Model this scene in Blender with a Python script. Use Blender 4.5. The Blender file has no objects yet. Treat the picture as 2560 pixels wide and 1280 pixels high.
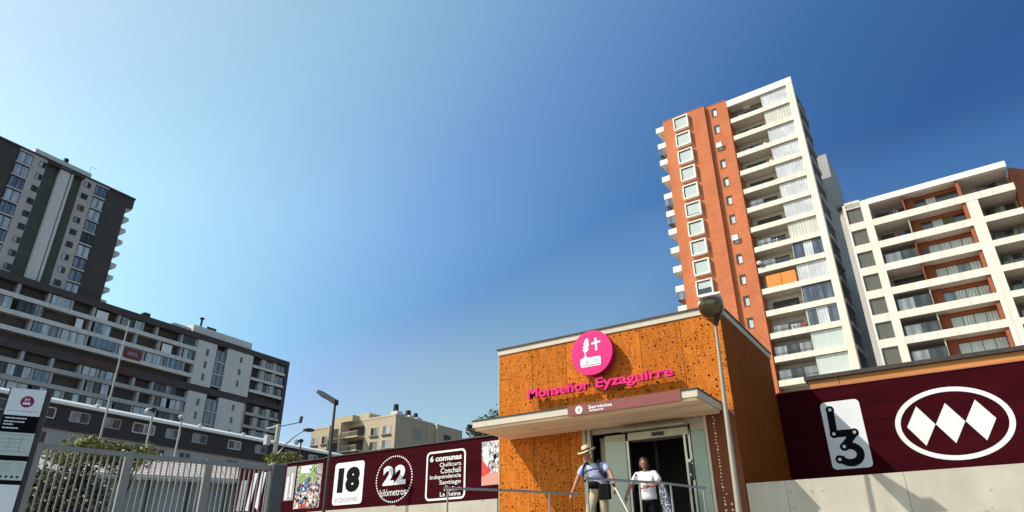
import bpy, bmesh, math, random
from mathutils import Vector, Matrix
random.seed(7)
PI = math.pi
R = math.radians
scene = bpy.context.scene
COL = scene.collection
# ------------------------------------------------------------------ camera
yaw, pitch, roll = R(32.91), R(25.49), R(-0.555)
cam_data = bpy.data.cameras.new("camera")
cam = bpy.data.objects.new("camera", cam_data)
COL.objects.link(cam)
fw = Vector((-math.sin(yaw)*math.cos(pitch), math.cos(yaw)*math.cos(pitch), math.sin(pitch)))
rt = Vector((math.cos(yaw), math.sin(yaw), 0))
up = rt.cross(fw)
rt2 = rt*math.cos(roll) + up*math.sin(roll)
up2 = -rt*math.sin(roll) + up*math.cos(roll)
M = Matrix((rt2, up2, -fw)).transposed().to_4x4()
M.translation = Vector((0, 0, 1.6))
cam.matrix_world = M
cam_data.sensor_width = 36
cam_data.lens = 1663.4/2560*36
cam_data.clip_end = 6000
cam_data.clip_start = 0.05
scene.camera = cam
# ------------------------------------------------------------------ light
SUN = Vector((-1.0, -1.0, 1.42)).normalized()
el = math.asin(SUN.z)
world = bpy.data.worlds.new("World")
scene.world = world
world.use_nodes = True
wn = world.node_tree
wn.nodes.clear()
sky = wn.nodes.new('ShaderNodeTexSky')
sky.sky_type = 'NISHITA'
sky.sun_disc = False
sky.sun_elevation = el
sky.sun_rotation = math.atan2(SUN.x, SUN.y)
sky.altitude = 500
sky.air_density = 1.15
sky.dust_density = 1.0
sky.ozone_density = 3.2
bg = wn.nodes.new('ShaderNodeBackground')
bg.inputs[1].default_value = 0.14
wo = wn.nodes.new('ShaderNodeOutputWorld')
# aureole: in view the sky is brighter towards the sun, deeper blue away
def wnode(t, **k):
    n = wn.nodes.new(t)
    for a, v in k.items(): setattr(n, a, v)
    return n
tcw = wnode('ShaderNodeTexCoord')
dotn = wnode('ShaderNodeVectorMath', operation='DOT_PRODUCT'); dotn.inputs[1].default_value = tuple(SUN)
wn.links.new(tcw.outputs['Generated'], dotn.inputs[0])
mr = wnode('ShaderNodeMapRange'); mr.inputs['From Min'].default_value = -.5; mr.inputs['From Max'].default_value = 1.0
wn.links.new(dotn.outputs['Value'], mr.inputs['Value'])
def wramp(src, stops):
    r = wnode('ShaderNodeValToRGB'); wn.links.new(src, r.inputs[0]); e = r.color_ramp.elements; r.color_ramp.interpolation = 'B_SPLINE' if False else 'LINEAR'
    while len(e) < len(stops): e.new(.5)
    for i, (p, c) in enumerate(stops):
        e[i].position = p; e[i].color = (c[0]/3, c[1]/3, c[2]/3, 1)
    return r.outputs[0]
ra = wramp(mr.outputs[0], [(0, (1.05, 1.1, 1.1)), (.10, (.85, .95, 1.0)), (.215, (.27, .49, .76)), (.275, (.26, .50, .77)), (.391, (.48, .80, 1.05)), (.463, (.80, 1.1, 1.27)), (.539, (1.2, 1.43, 1.49)), (.612, (1.68, 1.85, 1.60)), (.687, (2.07, 2.18, 1.64)), (.76, (2.35, 2.24, 1.62)), (.835, (2.65, 2.25, 1.57)), (.90, (1.9, 1.7, 1.4)), (1, (1.0, 1.0, 1.0))])  # stops beyond the view dimmed near the sun, lifted opposite, to set fill light
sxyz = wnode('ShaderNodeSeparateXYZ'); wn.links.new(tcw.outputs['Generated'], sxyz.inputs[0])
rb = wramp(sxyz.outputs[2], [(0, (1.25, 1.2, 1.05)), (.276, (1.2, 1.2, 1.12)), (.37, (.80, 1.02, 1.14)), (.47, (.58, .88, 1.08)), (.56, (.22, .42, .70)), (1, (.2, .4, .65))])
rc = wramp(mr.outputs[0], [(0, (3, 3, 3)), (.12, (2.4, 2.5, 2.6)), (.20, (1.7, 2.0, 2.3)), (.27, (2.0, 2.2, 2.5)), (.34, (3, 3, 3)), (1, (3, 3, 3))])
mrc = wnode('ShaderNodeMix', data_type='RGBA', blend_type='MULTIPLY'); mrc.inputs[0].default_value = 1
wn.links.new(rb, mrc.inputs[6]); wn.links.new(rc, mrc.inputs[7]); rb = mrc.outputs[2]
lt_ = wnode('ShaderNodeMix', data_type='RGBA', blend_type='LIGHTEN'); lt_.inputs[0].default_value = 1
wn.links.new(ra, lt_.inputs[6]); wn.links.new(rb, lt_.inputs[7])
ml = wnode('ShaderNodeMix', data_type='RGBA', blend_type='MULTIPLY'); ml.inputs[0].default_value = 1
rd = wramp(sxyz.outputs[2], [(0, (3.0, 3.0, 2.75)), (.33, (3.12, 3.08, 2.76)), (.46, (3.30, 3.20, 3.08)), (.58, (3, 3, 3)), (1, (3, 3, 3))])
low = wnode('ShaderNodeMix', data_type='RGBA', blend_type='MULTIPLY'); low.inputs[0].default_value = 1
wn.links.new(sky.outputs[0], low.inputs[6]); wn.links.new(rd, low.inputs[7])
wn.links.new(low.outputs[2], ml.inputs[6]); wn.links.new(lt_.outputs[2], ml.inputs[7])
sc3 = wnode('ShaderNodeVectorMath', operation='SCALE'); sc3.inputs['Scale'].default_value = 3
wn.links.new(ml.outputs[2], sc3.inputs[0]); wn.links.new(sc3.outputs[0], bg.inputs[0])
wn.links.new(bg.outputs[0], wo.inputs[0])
sd = bpy.data.lights.new("sun", 'SUN')
sd.energy = 5.0
sd.angle = R(0.5)
sd.color = (1, .94, .83)
sun = bpy.data.objects.new("sun", sd)
COL.objects.link(sun)
sun.rotation_euler = SUN.to_track_quat('Z', 'Y').to_euler()
scene.view_settings.view_transform = 'Standard'
scene.view_settings.look = 'None'
scene.view_settings.gamma = 1
scene.view_settings.exposure = 0.0
scene.render.resolution_x = 1024
scene.render.resolution_y = 512

# ------------------------------------------------------------------ materials
MATS = {}
def mat(name, col, rough=.7, metal=0, var=.12, scale=3.0, streak=0, bump=0, spec=.5, emis=0, stretch=(1, 1, 1), col2=None, c2pos=(.45, .65)):
    if name in MATS: return MATS[name]
    m = bpy.data.materials.new(name); m.use_nodes = True
    nt = m.node_tree; N = nt.nodes; L = nt.links
    b = N['Principled BSDF']
    b.inputs['Roughness'].default_value = rough
    b.inputs['Metallic'].default_value = metal
    b.inputs['Specular IOR Level'].default_value = spec
    tc = N.new('ShaderNodeTexCoord'); mp = N.new('ShaderNodeMapping')
    mp.inputs['Scale'].default_value = stretch
    L.new(tc.outputs['Object'], mp.inputs[0])
    nz = N.new('ShaderNodeTexNoise'); nz.inputs['Scale'].default_value = scale
    nz.inputs['Detail'].default_value = 6; nz.inputs['Roughness'].default_value = .65
    L.new(mp.outputs[0], nz.inputs['Vector'])
    r = N.new('ShaderNodeValToRGB'); L.new(nz.outputs[0], r.inputs[0])
    c = Vector(col)
    if col2 is None:
        r.color_ramp.elements[0].position = .3; r.color_ramp.elements[1].position = .7
        r.color_ramp.elements[0].color = (*(c*(1-var)), 1)
        r.color_ramp.elements[1].color = (*(c*(1+var)), 1)
    else:
        r.color_ramp.elements[0].position = c2pos[0]; r.color_ramp.elements[1].position = c2pos[1]
        r.color_ramp.elements[0].color = (*c, 1)
        r.color_ramp.elements[1].color = (*col2, 1)
    out = r.outputs[0]
    if streak:
        mp2 = N.new('ShaderNodeMapping'); mp2.inputs['Scale'].default_value = (2.2, 2.2, .12)
        L.new(tc.outputs['Object'], mp2.inputs[0])
        n2 = N.new('ShaderNodeTexNoise'); n2.inputs['Scale'].default_value = 1.0; n2.inputs['Detail'].default_value = 5
        L.new(mp2.outputs[0], n2.inputs['Vector'])
        r2 = N.new('ShaderNodeValToRGB'); L.new(n2.outputs[0], r2.inputs[0])
        r2.color_ramp.elements[0].position = .38; r2.color_ramp.elements[1].position = .62
        k = 1-streak
        r2.color_ramp.elements[0].color = (k, k*.98, k*.94, 1); r2.color_ramp.elements[1].color = (1, 1, 1, 1)
        mx = N.new('ShaderNodeMix'); mx.data_type = 'RGBA'; mx.blend_type = 'MULTIPLY'; mx.inputs[0].default_value = 1
        L.new(out, mx.inputs[6]); L.new(r2.outputs[0], mx.inputs[7]); out = mx.outputs[2]
    if name.startswith('concrete'):
        n4 = N.new('ShaderNodeTexNoise'); n4.inputs['Scale'].default_value = 7; n4.inputs['Detail'].default_value = 2; L.new(tc.outputs['Object'], n4.inputs['Vector'])
        r4 = N.new('ShaderNodeValToRGB'); L.new(n4.outputs[0], r4.inputs[0]); r4.color_ramp.elements[0].position = .66; r4.color_ramp.elements[1].position = .72
        r4.color_ramp.elements[0].color = (1, 1, 1, 1); r4.color_ramp.elements[1].color = (.70, .68, .66, 1)
        m4 = N.new('ShaderNodeMix'); m4.data_type = 'RGBA'; m4.blend_type = 'MULTIPLY'; m4.inputs[0].default_value = 1
        L.new(out, m4.inputs[6]); L.new(r4.outputs[0], m4.inputs[7]); out = m4.outputs[2]
    L.new(out, b.inputs['Base Color'])
    if bump:
        bp = N.new('ShaderNodeBump'); bp.inputs['Strength'].default_value = bump; bp.inputs['Distance'].default_value = .02
        L.new(nz.outputs[0], bp.inputs['Height']); L.new(bp.outputs[0], b.inputs['Normal'])
    if emis:
        b.inputs['Emission Color'].default_value = (1, .97, .9, 1); b.inputs['Emission Strength'].default_value = emis
    MATS[name] = m
    return m

def stripes(name, ca, cb, freq, rough=.5, axis=0, dist=1.5, spec=.5, coat=0):
    """curtain folds / boards: a wave running along one axis"""
    m = bpy.data.materials.new(name); m.use_nodes = True
    nt = m.node_tree; N = nt.nodes; L = nt.links; b = N['Principled BSDF']
    tc = N.new('ShaderNodeTexCoord'); w = N.new('ShaderNodeTexWave')
    w.bands_direction = 'XYZ'[axis]; w.inputs['Scale'].default_value = freq; w.inputs['Distortion'].default_value = dist
    w.inputs['Detail'].default_value = 2
    oi = N.new('ShaderNodeObjectInfo'); of = N.new('ShaderNodeMath'); of.operation = 'MULTIPLY'; of.inputs[1].default_value = 90; L.new(oi.outputs['Random'], of.inputs[0])
    va = N.new('ShaderNodeVectorMath'); va.operation = 'ADD'; L.new(tc.outputs['Object'], va.inputs[0]); L.new(of.outputs[0], va.inputs[1])
    L.new(va.outputs[0], w.inputs['Vector'])
    n = N.new('ShaderNodeTexNoise'); n.inputs['Scale'].default_value = .55; n.inputs['Detail'].default_value = 1
    L.new(va.outputs[0], n.inputs['Vector'])
    a = N.new('ShaderNodeMath'); a.operation = 'MULTIPLY'; L.new(w.outputs['Fac'], a.inputs[0])
    rr = N.new('ShaderNodeValToRGB'); L.new(n.outputs[0], rr.inputs[0]); rr.color_ramp.elements[0].position = .4; rr.color_ramp.elements[1].position = .6
    rr.color_ramp.elements[0].color = (.35, .35, .35, 1)
    L.new(rr.outputs[0], a.inputs[1])
    mx = N.new('ShaderNodeMix'); mx.data_type = 'RGBA'
    L.new(a.outputs[0], mx.inputs[0]); mx.inputs[6].default_value = (*ca, 1); mx.inputs[7].default_value = (*cb, 1)
    L.new(mx.outputs[2], b.inputs['Base Color'])
    b.inputs['Roughness'].default_value = rough; b.inputs['Specular IOR Level'].default_value = spec
    b.inputs['Coat Weight'].default_value = coat; b.inputs['Coat Roughness'].default_value = .04
    MATS[name] = m
    return m

def brick(name, c1, c2, mortar, sc):
    m = bpy.data.materials.new(name); m.use_nodes = True
    nt = m.node_tree; N = nt.nodes; L = nt.links; b = N['Principled BSDF']
    tc = N.new('ShaderNodeTexCoord'); sp = N.new('ShaderNodeSeparateXYZ'); L.new(tc.outputs['Object'], sp.inputs[0])
    ad = N.new('ShaderNodeMath'); L.new(sp.outputs[0], ad.inputs[0]); L.new(sp.outputs[1], ad.inputs[1])
    cb = N.new('ShaderNodeCombineXYZ'); L.new(ad.outputs[0], cb.inputs[0]); L.new(sp.outputs[2], cb.inputs[1])
    t = N.new('ShaderNodeTexBrick'); L.new(cb.outputs[0], t.inputs['Vector'])
    t.inputs['Scale'].default_value = sc; t.inputs['Color1'].default_value = (*c1, 1); t.inputs['Color2'].default_value = (*c2, 1)
    t.inputs['Mortar'].default_value = (*mortar, 1); t.inputs['Mortar Size'].default_value = .012
    nz = N.new('ShaderNodeTexNoise'); nz.inputs['Scale'].default_value = .35; nz.inputs['Detail'].default_value = 6
    L.new(tc.outputs['Object'], nz.inputs['Vector'])
    r = N.new('ShaderNodeValToRGB'); L.new(nz.outputs[0], r.inputs[0])
    r.color_ramp.elements[0].position = .35; r.color_ramp.elements[1].position = .65
    r.color_ramp.elements[0].color = (.84, .84, .84, 1); r.color_ramp.elements[1].color = (1, 1, 1, 1)
    mx = N.new('ShaderNodeMix'); mx.data_type = 'RGBA'; mx.blend_type = 'MULTIPLY'; mx.inputs[0].default_value = 1
    L.new(t.outputs[0], mx.inputs[6]); L.new(r.outputs[0], mx.inputs[7]); L.new(mx.outputs[2], b.inputs['Base Color'])
    b.inputs['Roughness'].default_value = .85; b.inputs['Specular IOR Level'].default_value = .2
    MATS[name] = m
    return m

def corten(name, c1, c2, holes=(.020, .0, .0), size=.05, big=True, dens=1.0, rust=(.26, .09, .012)):
    """weathering steel with punched holes, laid out in the panel's own x / z metres"""
    m = bpy.data.materials.new(name); m.use_nodes = True
    nt = m.node_tree; N = nt.nodes; L = nt.links; b = N['Principled BSDF']
    tc = N.new('ShaderNodeTexCoord'); sp = N.new('ShaderNodeSeparateXYZ'); L.new(tc.outputs['Object'], sp.inputs[0])
    ad = N.new('ShaderNodeMath'); L.new(sp.outputs[0], ad.inputs[0]); L.new(sp.outputs[1], ad.inputs[1])
    cb = N.new('ShaderNodeCombineXYZ'); L.new(ad.outputs[0], cb.inputs[0]); L.new(sp.outputs[2], cb.inputs[1])
    def math2(op, a, bb):
        n = N.new('ShaderNodeMath'); n.operation = op
        for i, v in enumerate((a, bb)):
            if isinstance(v, (int, float)): n.inputs[i].default_value = v
            else: L.new(v, n.inputs[i])
        return n.outputs[0]
    def ramp(src, p0, p1, k0, k1):
        r = N.new('ShaderNodeValToRGB'); L.new(src, r.inputs[0])
        r.color_ramp.elements[0].position = p0; r.color_ramp.elements[1].position = p1
        r.color_ramp.elements[0].color = (*k0, 1); r.color_ramp.elements[1].color = (*k1, 1)
        return r.outputs[0]
    n1 = N.new('ShaderNodeTexNoise'); n1.inputs['Scale'].default_value = 5.5; n1.inputs['Detail'].default_value = 9; n1.inputs['Roughness'].default_value = .7
    mp = N.new('ShaderNodeMapping'); mp.inputs['Scale'].default_value = (1.6, .55, 1); L.new(cb.outputs[0], mp.inputs[0]); L.new(mp.outputs[0], n1.inputs['Vector'])
    base = ramp(n1.outputs[0], .36, .64, c1, c2)
    # every sheet of steel rusts a little differently
    sh = math2('FLOOR', math2('DIVIDE', ad.outputs[0], .98), 0)
    wn_ = N.new('ShaderNodeTexWhiteNoise'); wn_.noise_dimensions = '1D'; L.new(sh, wn_.inputs['W'])
    sheet = ramp(wn_.outputs[0], 0, 1, (.84, .82, .78), (1.06, 1.05, 1.0))
    mx0 = N.new('ShaderNodeMix'); mx0.data_type = 'RGBA'; mx0.blend_type = 'MULTIPLY'; mx0.inputs[0].default_value = 1
    L.new(base, mx0.inputs[6]); L.new(sheet, mx0.inputs[7]); base = mx0.outputs[2]
    n3 = N.new('ShaderNodeTexNoise'); n3.inputs['Scale'].default_value = 1.0; n3.inputs['Detail'].default_value = 6
    mp3 = N.new('ShaderNodeMapping'); mp3.inputs['Scale'].default_value = (6, .5, 1); L.new(cb.outputs[0], mp3.inputs[0]); L.new(mp3.outputs[0], n3.inputs['Vector'])
    drip = ramp(n3.outputs[0], .62, .74, (0, 0, 0), (.7, .7, .7))
    mx1 = N.new('ShaderNodeMix'); mx1.data_type = 'RGBA'; L.new(drip, mx1.inputs[0]); L.new(base, mx1.inputs[6]); mx1.inputs[7].default_value = (*rust, 1)
    base = mx1.outputs[2]
    # seams
    fr = math2('FRACT', math2('DIVIDE', ad.outputs[0], .98), 0)
    seam = math2('LESS_THAN', fr, .012)
    # holes
    def dots(scale, rnd, rmin, rmax, thr):
        v = N.new('ShaderNodeTexVoronoi'); v.voronoi_dimensions = '2D'; v.inputs['Scale'].default_value = scale; v.inputs['Randomness'].default_value = rnd
        L.new(cb.outputs[0], v.inputs['Vector'])
        s = N.new('ShaderNodeSeparateColor'); L.new(v.outputs['Color'], s.inputs[0])
        p = math2('POWER', s.outputs[0], 2.5)
        rad = math2('ADD', math2('MULTIPLY', p, rmax-rmin), rmin)
        h = math2('LESS_THAN', v.outputs['Distance'], rad)
        k = math2('LESS_THAN', s.outputs[1], thr)
        return math2('MULTIPLY', h, k)
    n5 = N.new('ShaderNodeTexNoise'); n5.inputs['Scale'].default_value = 1.0; n5.inputs['Detail'].default_value = 3
    mp5 = N.new('ShaderNodeMapping'); mp5.inputs['Scale'].default_value = (3.2, 1.1, 1); L.new(cb.outputs[0], mp5.inputs[0]); L.new(mp5.outputs[0], n5.inputs['Vector'])
    msk = ramp(n5.outputs[0], .36, .56, (.10, .10, .10), (1, 1, 1))
    h = math2('MULTIPLY', math2('MULTIPLY', dots(1/size, .42, .20, .40, .86*dens), .80), msk)
    if big:
        h = math2('MAXIMUM', h, dots(1/.14, .65, .09, .20, .62*dens))
    h = math2('MAXIMUM', h, seam)
    mh = N.new('ShaderNodeMix'); mh.data_type = 'RGBA'; L.new(h, mh.inputs[0]); L.new(base, mh.inputs[6]); mh.inputs[7].default_value = (*holes, 1)
    L.new(mh.outputs[2], b.inputs['Base Color'])
    b.inputs['Roughness'].default_value = .85; b.inputs['Specular IOR Level'].default_value = .08
    bp = N.new('ShaderNodeBump'); bp.inputs['Strength'].default_value = .35; bp.inputs['Distance'].default_value = .01
    L.new(n1.outputs[0], bp.inputs['Height']); L.new(bp.outputs[0], b.inputs['Normal'])
    MATS[name] = m
    return m

def foliage(name, cols, scale=2.0):
    m = bpy.data.materials.new(name); m.use_nodes = True
    nt = m.node_tree; N = nt.nodes; L = nt.links; b = N['Principled BSDF']
    g = N.new('ShaderNodeNewGeometry'); r = N.new('ShaderNodeValToRGB')
    L.new(g.outputs['Random Per Island'], r.inputs[0])
    while len(r.color_ramp.elements) < len(cols): r.color_ramp.elements.new(.5)
    for i, c in enumerate(cols):
        r.color_ramp.elements[i].position = i/(len(cols)-1); r.color_ramp.elements[i].color = (*c, 1)
    L.new(r.outputs[0], b.inputs['Base Color']); b.inputs['Roughness'].default_value = .55
    MATS[name] = m
    return m

mat('white_paint', (.79, .735, .64), .75, var=.06, scale=.5, streak=.16)
mat('white_trim', (.82, .77, .68), .6, var=.03)
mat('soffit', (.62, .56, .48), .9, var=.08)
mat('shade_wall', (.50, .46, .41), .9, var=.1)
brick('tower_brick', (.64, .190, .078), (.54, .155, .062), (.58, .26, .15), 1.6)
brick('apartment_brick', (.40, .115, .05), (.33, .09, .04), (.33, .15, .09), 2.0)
mat('dark_recess', (.045, .042, .04), .8, var=.3, scale=1.5)
mat('dark_metal', (.03, .03, .033), .4, metal=.6)
mat('railing_metal', (.05, .05, .055), .35, metal=.7)
stripes('white_curtain', (.38, .39, .41), (.72, .72, .71), 1.25, coat=.8, dist=5)
stripes('cream_curtain', (.42, .40, .33), (.66, .64, .55), .9, coat=.8)
stripes('blue_glass', (.025, .03, .045), (.10, .13, .19), .35, rough=.15, coat=1)
stripes('dark_glass', (.012, .014, .016), (.05, .055, .06), .4, rough=.12, coat=1)
mat('screen_glass', (.10, .095, .075), .35, var=.12, scale=2)
mat('blind_glass', (.50, .55, .52), .18, var=.05, scale=.6)
mat('orange_board', (.72, .22, .02), .6, var=.08)
mat('grey_render', (.44, .425, .41), .8, var=.07, scale=.4, streak=.10)
mat('pale_render', (.68, .655, .62), .8, var=.05, scale=.4, streak=.06)
mat('taupe_render', (.50, .45, .42), .8, var=.06, scale=.4, streak=.06)
mat('charcoal_render', (.070, .057, .052), .85, var=.15, scale=.6)
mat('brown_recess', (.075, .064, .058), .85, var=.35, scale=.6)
stripes('pane_bright', (.34, .37, .40), (.58, .62, .66), .25, rough=.2, coat=1, dist=4)
stripes('pane_blue', (.07, .09, .125), (.22, .27, .34), .3, rough=.15, coat=1)
stripes('pane_dark', (.012, .014, .018), (.06, .07, .08), .3, rough=.35, coat=.15)
stripes('pane_grey', (.14, .15, .155), (.30, .315, .33), .4, rough=.25, coat=.3)
mat('louvre', (.065, .07, .055), .7, var=.35, scale=.8)
mat('beige_render', (.50, .40, .27), .85, var=.05, scale=.3)
mat('beige_trim', (.55, .46, .32), .8, var=.05)
mat('black_cladding', (.024, .024, .023), .6, var=.15, scale=.5)
mat('roof_edge', (.85, .85, .82), .3, var=.04)
mat('concrete', (.49, .445, .37), .85, var=.10, scale=1.6, streak=.10, bump=.25)
mat('concrete_formed', (.50, .44, .36), .85, var=.12, scale=2.2, bump=.2)
mat('soffit_board', (.88, .62, .40), .7, var=.22, scale=2.0, stretch=(.25, 2.5, 1))
mat('trim_stone', (.60, .52, .42), .8, var=.08, scale=2)
mat('cap_metal', (.06, .05, .05), .5, metal=.5)
mat('maroon_sheet', (.042, .0036, .0068), .85, var=.30, scale=1.2, stretch=(.3, 1, 2.5), spec=.03)
mat('print_white', (.80, .78, .78), .55, var=.03, spec=.3)
mat('print_black', (.007, .006, .007), .8, var=.1, spec=.08)
mat('print_maroon', (.05, .006, .012), .55, var=.1, spec=.3)
mat('print_grey', (.35, .34, .34), .55)
mat('banner_red', (.20, .03, .035), .7, var=.1)
mat('print_red', (.62, .03, .03), .55, var=.15, scale=4)
mat('print_skin', (.60, .27, .20), .55, var=.2, scale=4)
mat('print_blue', (.03, .16, .40), .55, var=.3, scale=6)
mat('print_green', (.18, .28, .08), .6, var=.6, scale=14, col2=(.5, .55, .3))
mat('print_crowd', (.10, .05, .06), .6, scale=16, col2=(.62, .58, .56), c2pos=(.42, .6))
mat('print_tan', (.50, .40, .32), .6, var=.3, scale=10)
mat('print_photo', (.09, .09, .10), .6, scale=8, col2=(.62, .62, .62), c2pos=(.42, .58))
mat('magenta', (.78, .022, .19), .5, var=.02, spec=.2)
mat('magenta_edge', (.36, .008, .09), .5, var=.02, spec=.2)
mat('sign_white', (.82, .82, .84), .4, var=.02)
mat('sign_maroon', (.22, .045, .04), .5, var=.05)
mat('icon_green', (.06, .12, .08), .5)
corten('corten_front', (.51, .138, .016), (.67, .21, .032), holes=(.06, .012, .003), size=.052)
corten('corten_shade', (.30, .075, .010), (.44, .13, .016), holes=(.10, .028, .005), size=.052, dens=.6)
corten('corten_side_shade', (.20, .048, .005), (.28, .072, .008), holes=(.16, .045, .010), size=.07, big=False, dens=.25, rust=(.15, .04, .01))  # darker copy of the front steel, shade of the side in its colour
mat('dotted_panel', (.16, .036, .007), .75, var=.15, scale=4)
mat('painted_through_light', (.62, .36, .16), .7)
mat('painted_light_dot', (.85, .62, .42), .6, var=.1)
mat('steel', (.34, .33, .32), .32, metal=.85, var=.1)
mat('fence_steel', (.25, .245, .235), .5, metal=.15, var=.08, scale=2)
mat('post_grey', (.085, .095, .10), .5, metal=.2, var=.08)
mat('lamp_paint', (.36, .32, .26), .5, metal=.35, var=.1)
mat('lamp_brown', (.055, .040, .038), .5, metal=.3, var=.1)
mat('lamp_black', (.012, .012, .013), .4, metal=.3)
mat('lamp_lens', (.85, .82, .72), .15, var=.03)
mat('lamp_bronze', (.13, .105, .06), .3, metal=.8, var=.15)
mat('lamp_body', (.045, .035, .028), .5, metal=.3)
mat('frosted_glass', (.36, .42, .38), .2, var=.06, scale=1)
mat('green_glass', (.24, .31, .27), .15, var=.08, scale=1)
mat('door_frame', (.42, .38, .32), .45, metal=.4)
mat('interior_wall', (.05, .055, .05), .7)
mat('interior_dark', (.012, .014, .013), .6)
mat('tile_roof', (.50, .45, .40), .8, var=.15, scale=5)
mat('tile_gap', (.24, .20, .18), .85)
mat('sheeting', (.22, .26, .26), .4, var=.2, scale=1.2)
mat('wood_fascia', (.60, .22, .045), .55, var=.3, scale=2, stretch=(.2, 1, 5))
mat('roof_dark', (.05, .035, .03), .7, var=.3)
mat('terracotta_dark', (.10, .045, .034), .85, var=.3, scale=.5)
mat('terracotta', (.38, .13, .08), .8, var=.15)
mat('asphalt', (.05, .05, .052), .9, var=.2, scale=2)
mat('paving', (.27, .245, .21), .85, var=.12, scale=2.5)
mat('bark', (.10, .07, .05), .9, var=.3, scale=6)
foliage('leaf_dark', [(.02, .035, .010), (.045, .065, .018), (.09, .10, .03)])
foliage('leaf_yellow', [(.06, .075, .012), (.16, .17, .03), (.30, .27, .06)])
foliage('leaf_mixed', [(.018, .026, .010), (.05, .055, .02), (.12, .10, .035)])
foliage('blossom', [(.5, .42, .10), (.75, .70, .40), (.8, .78, .6)])
mat('skin_tan', (.42, .19, .11), .55, var=.05)
mat('skin_face', (.36, .16, .095), .55, var=.05)
mat('shirt_blue', (.44, .47, .68), .85, var=.06, scale=8)
mat('shirt_white', (.74, .72, .75), .85, var=.05, scale=8)
mat('khaki', (.46, .37, .23), .85, var=.08, scale=6)
mat('black_cloth', (.007, .007, .008), .9, var=.2, spec=.1)
mat('navy_strap', (.010, .014, .05), .7)
mat('straw', (.70, .56, .30), .8, var=.1, scale=40)
mat('hat_band', (.02, .012, .01), .7)
mat('hair_brown', (.035, .012, .008), .6, var=.3, scale=30)
mat('hair_grey', (.25, .22, .2), .7)
mat('eye_dark', (.01, .01, .01), .3)
mat('lips', (.30, .09, .08), .5)
mat('red_print', (.45, .02, .05), .7)
mat('shoe', (.03, .022, .018), .5)
mat('cane_white', (.70, .70, .66), .4)
mat('floral_bag', (.03, .035, .06), .6, scale=28, col2=(.45, .47, .54), c2pos=(.50, .58))
mat('dish_white', (.42, .42, .41), .4)
mat('tank_white', (.62, .60, .56), .5)

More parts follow.
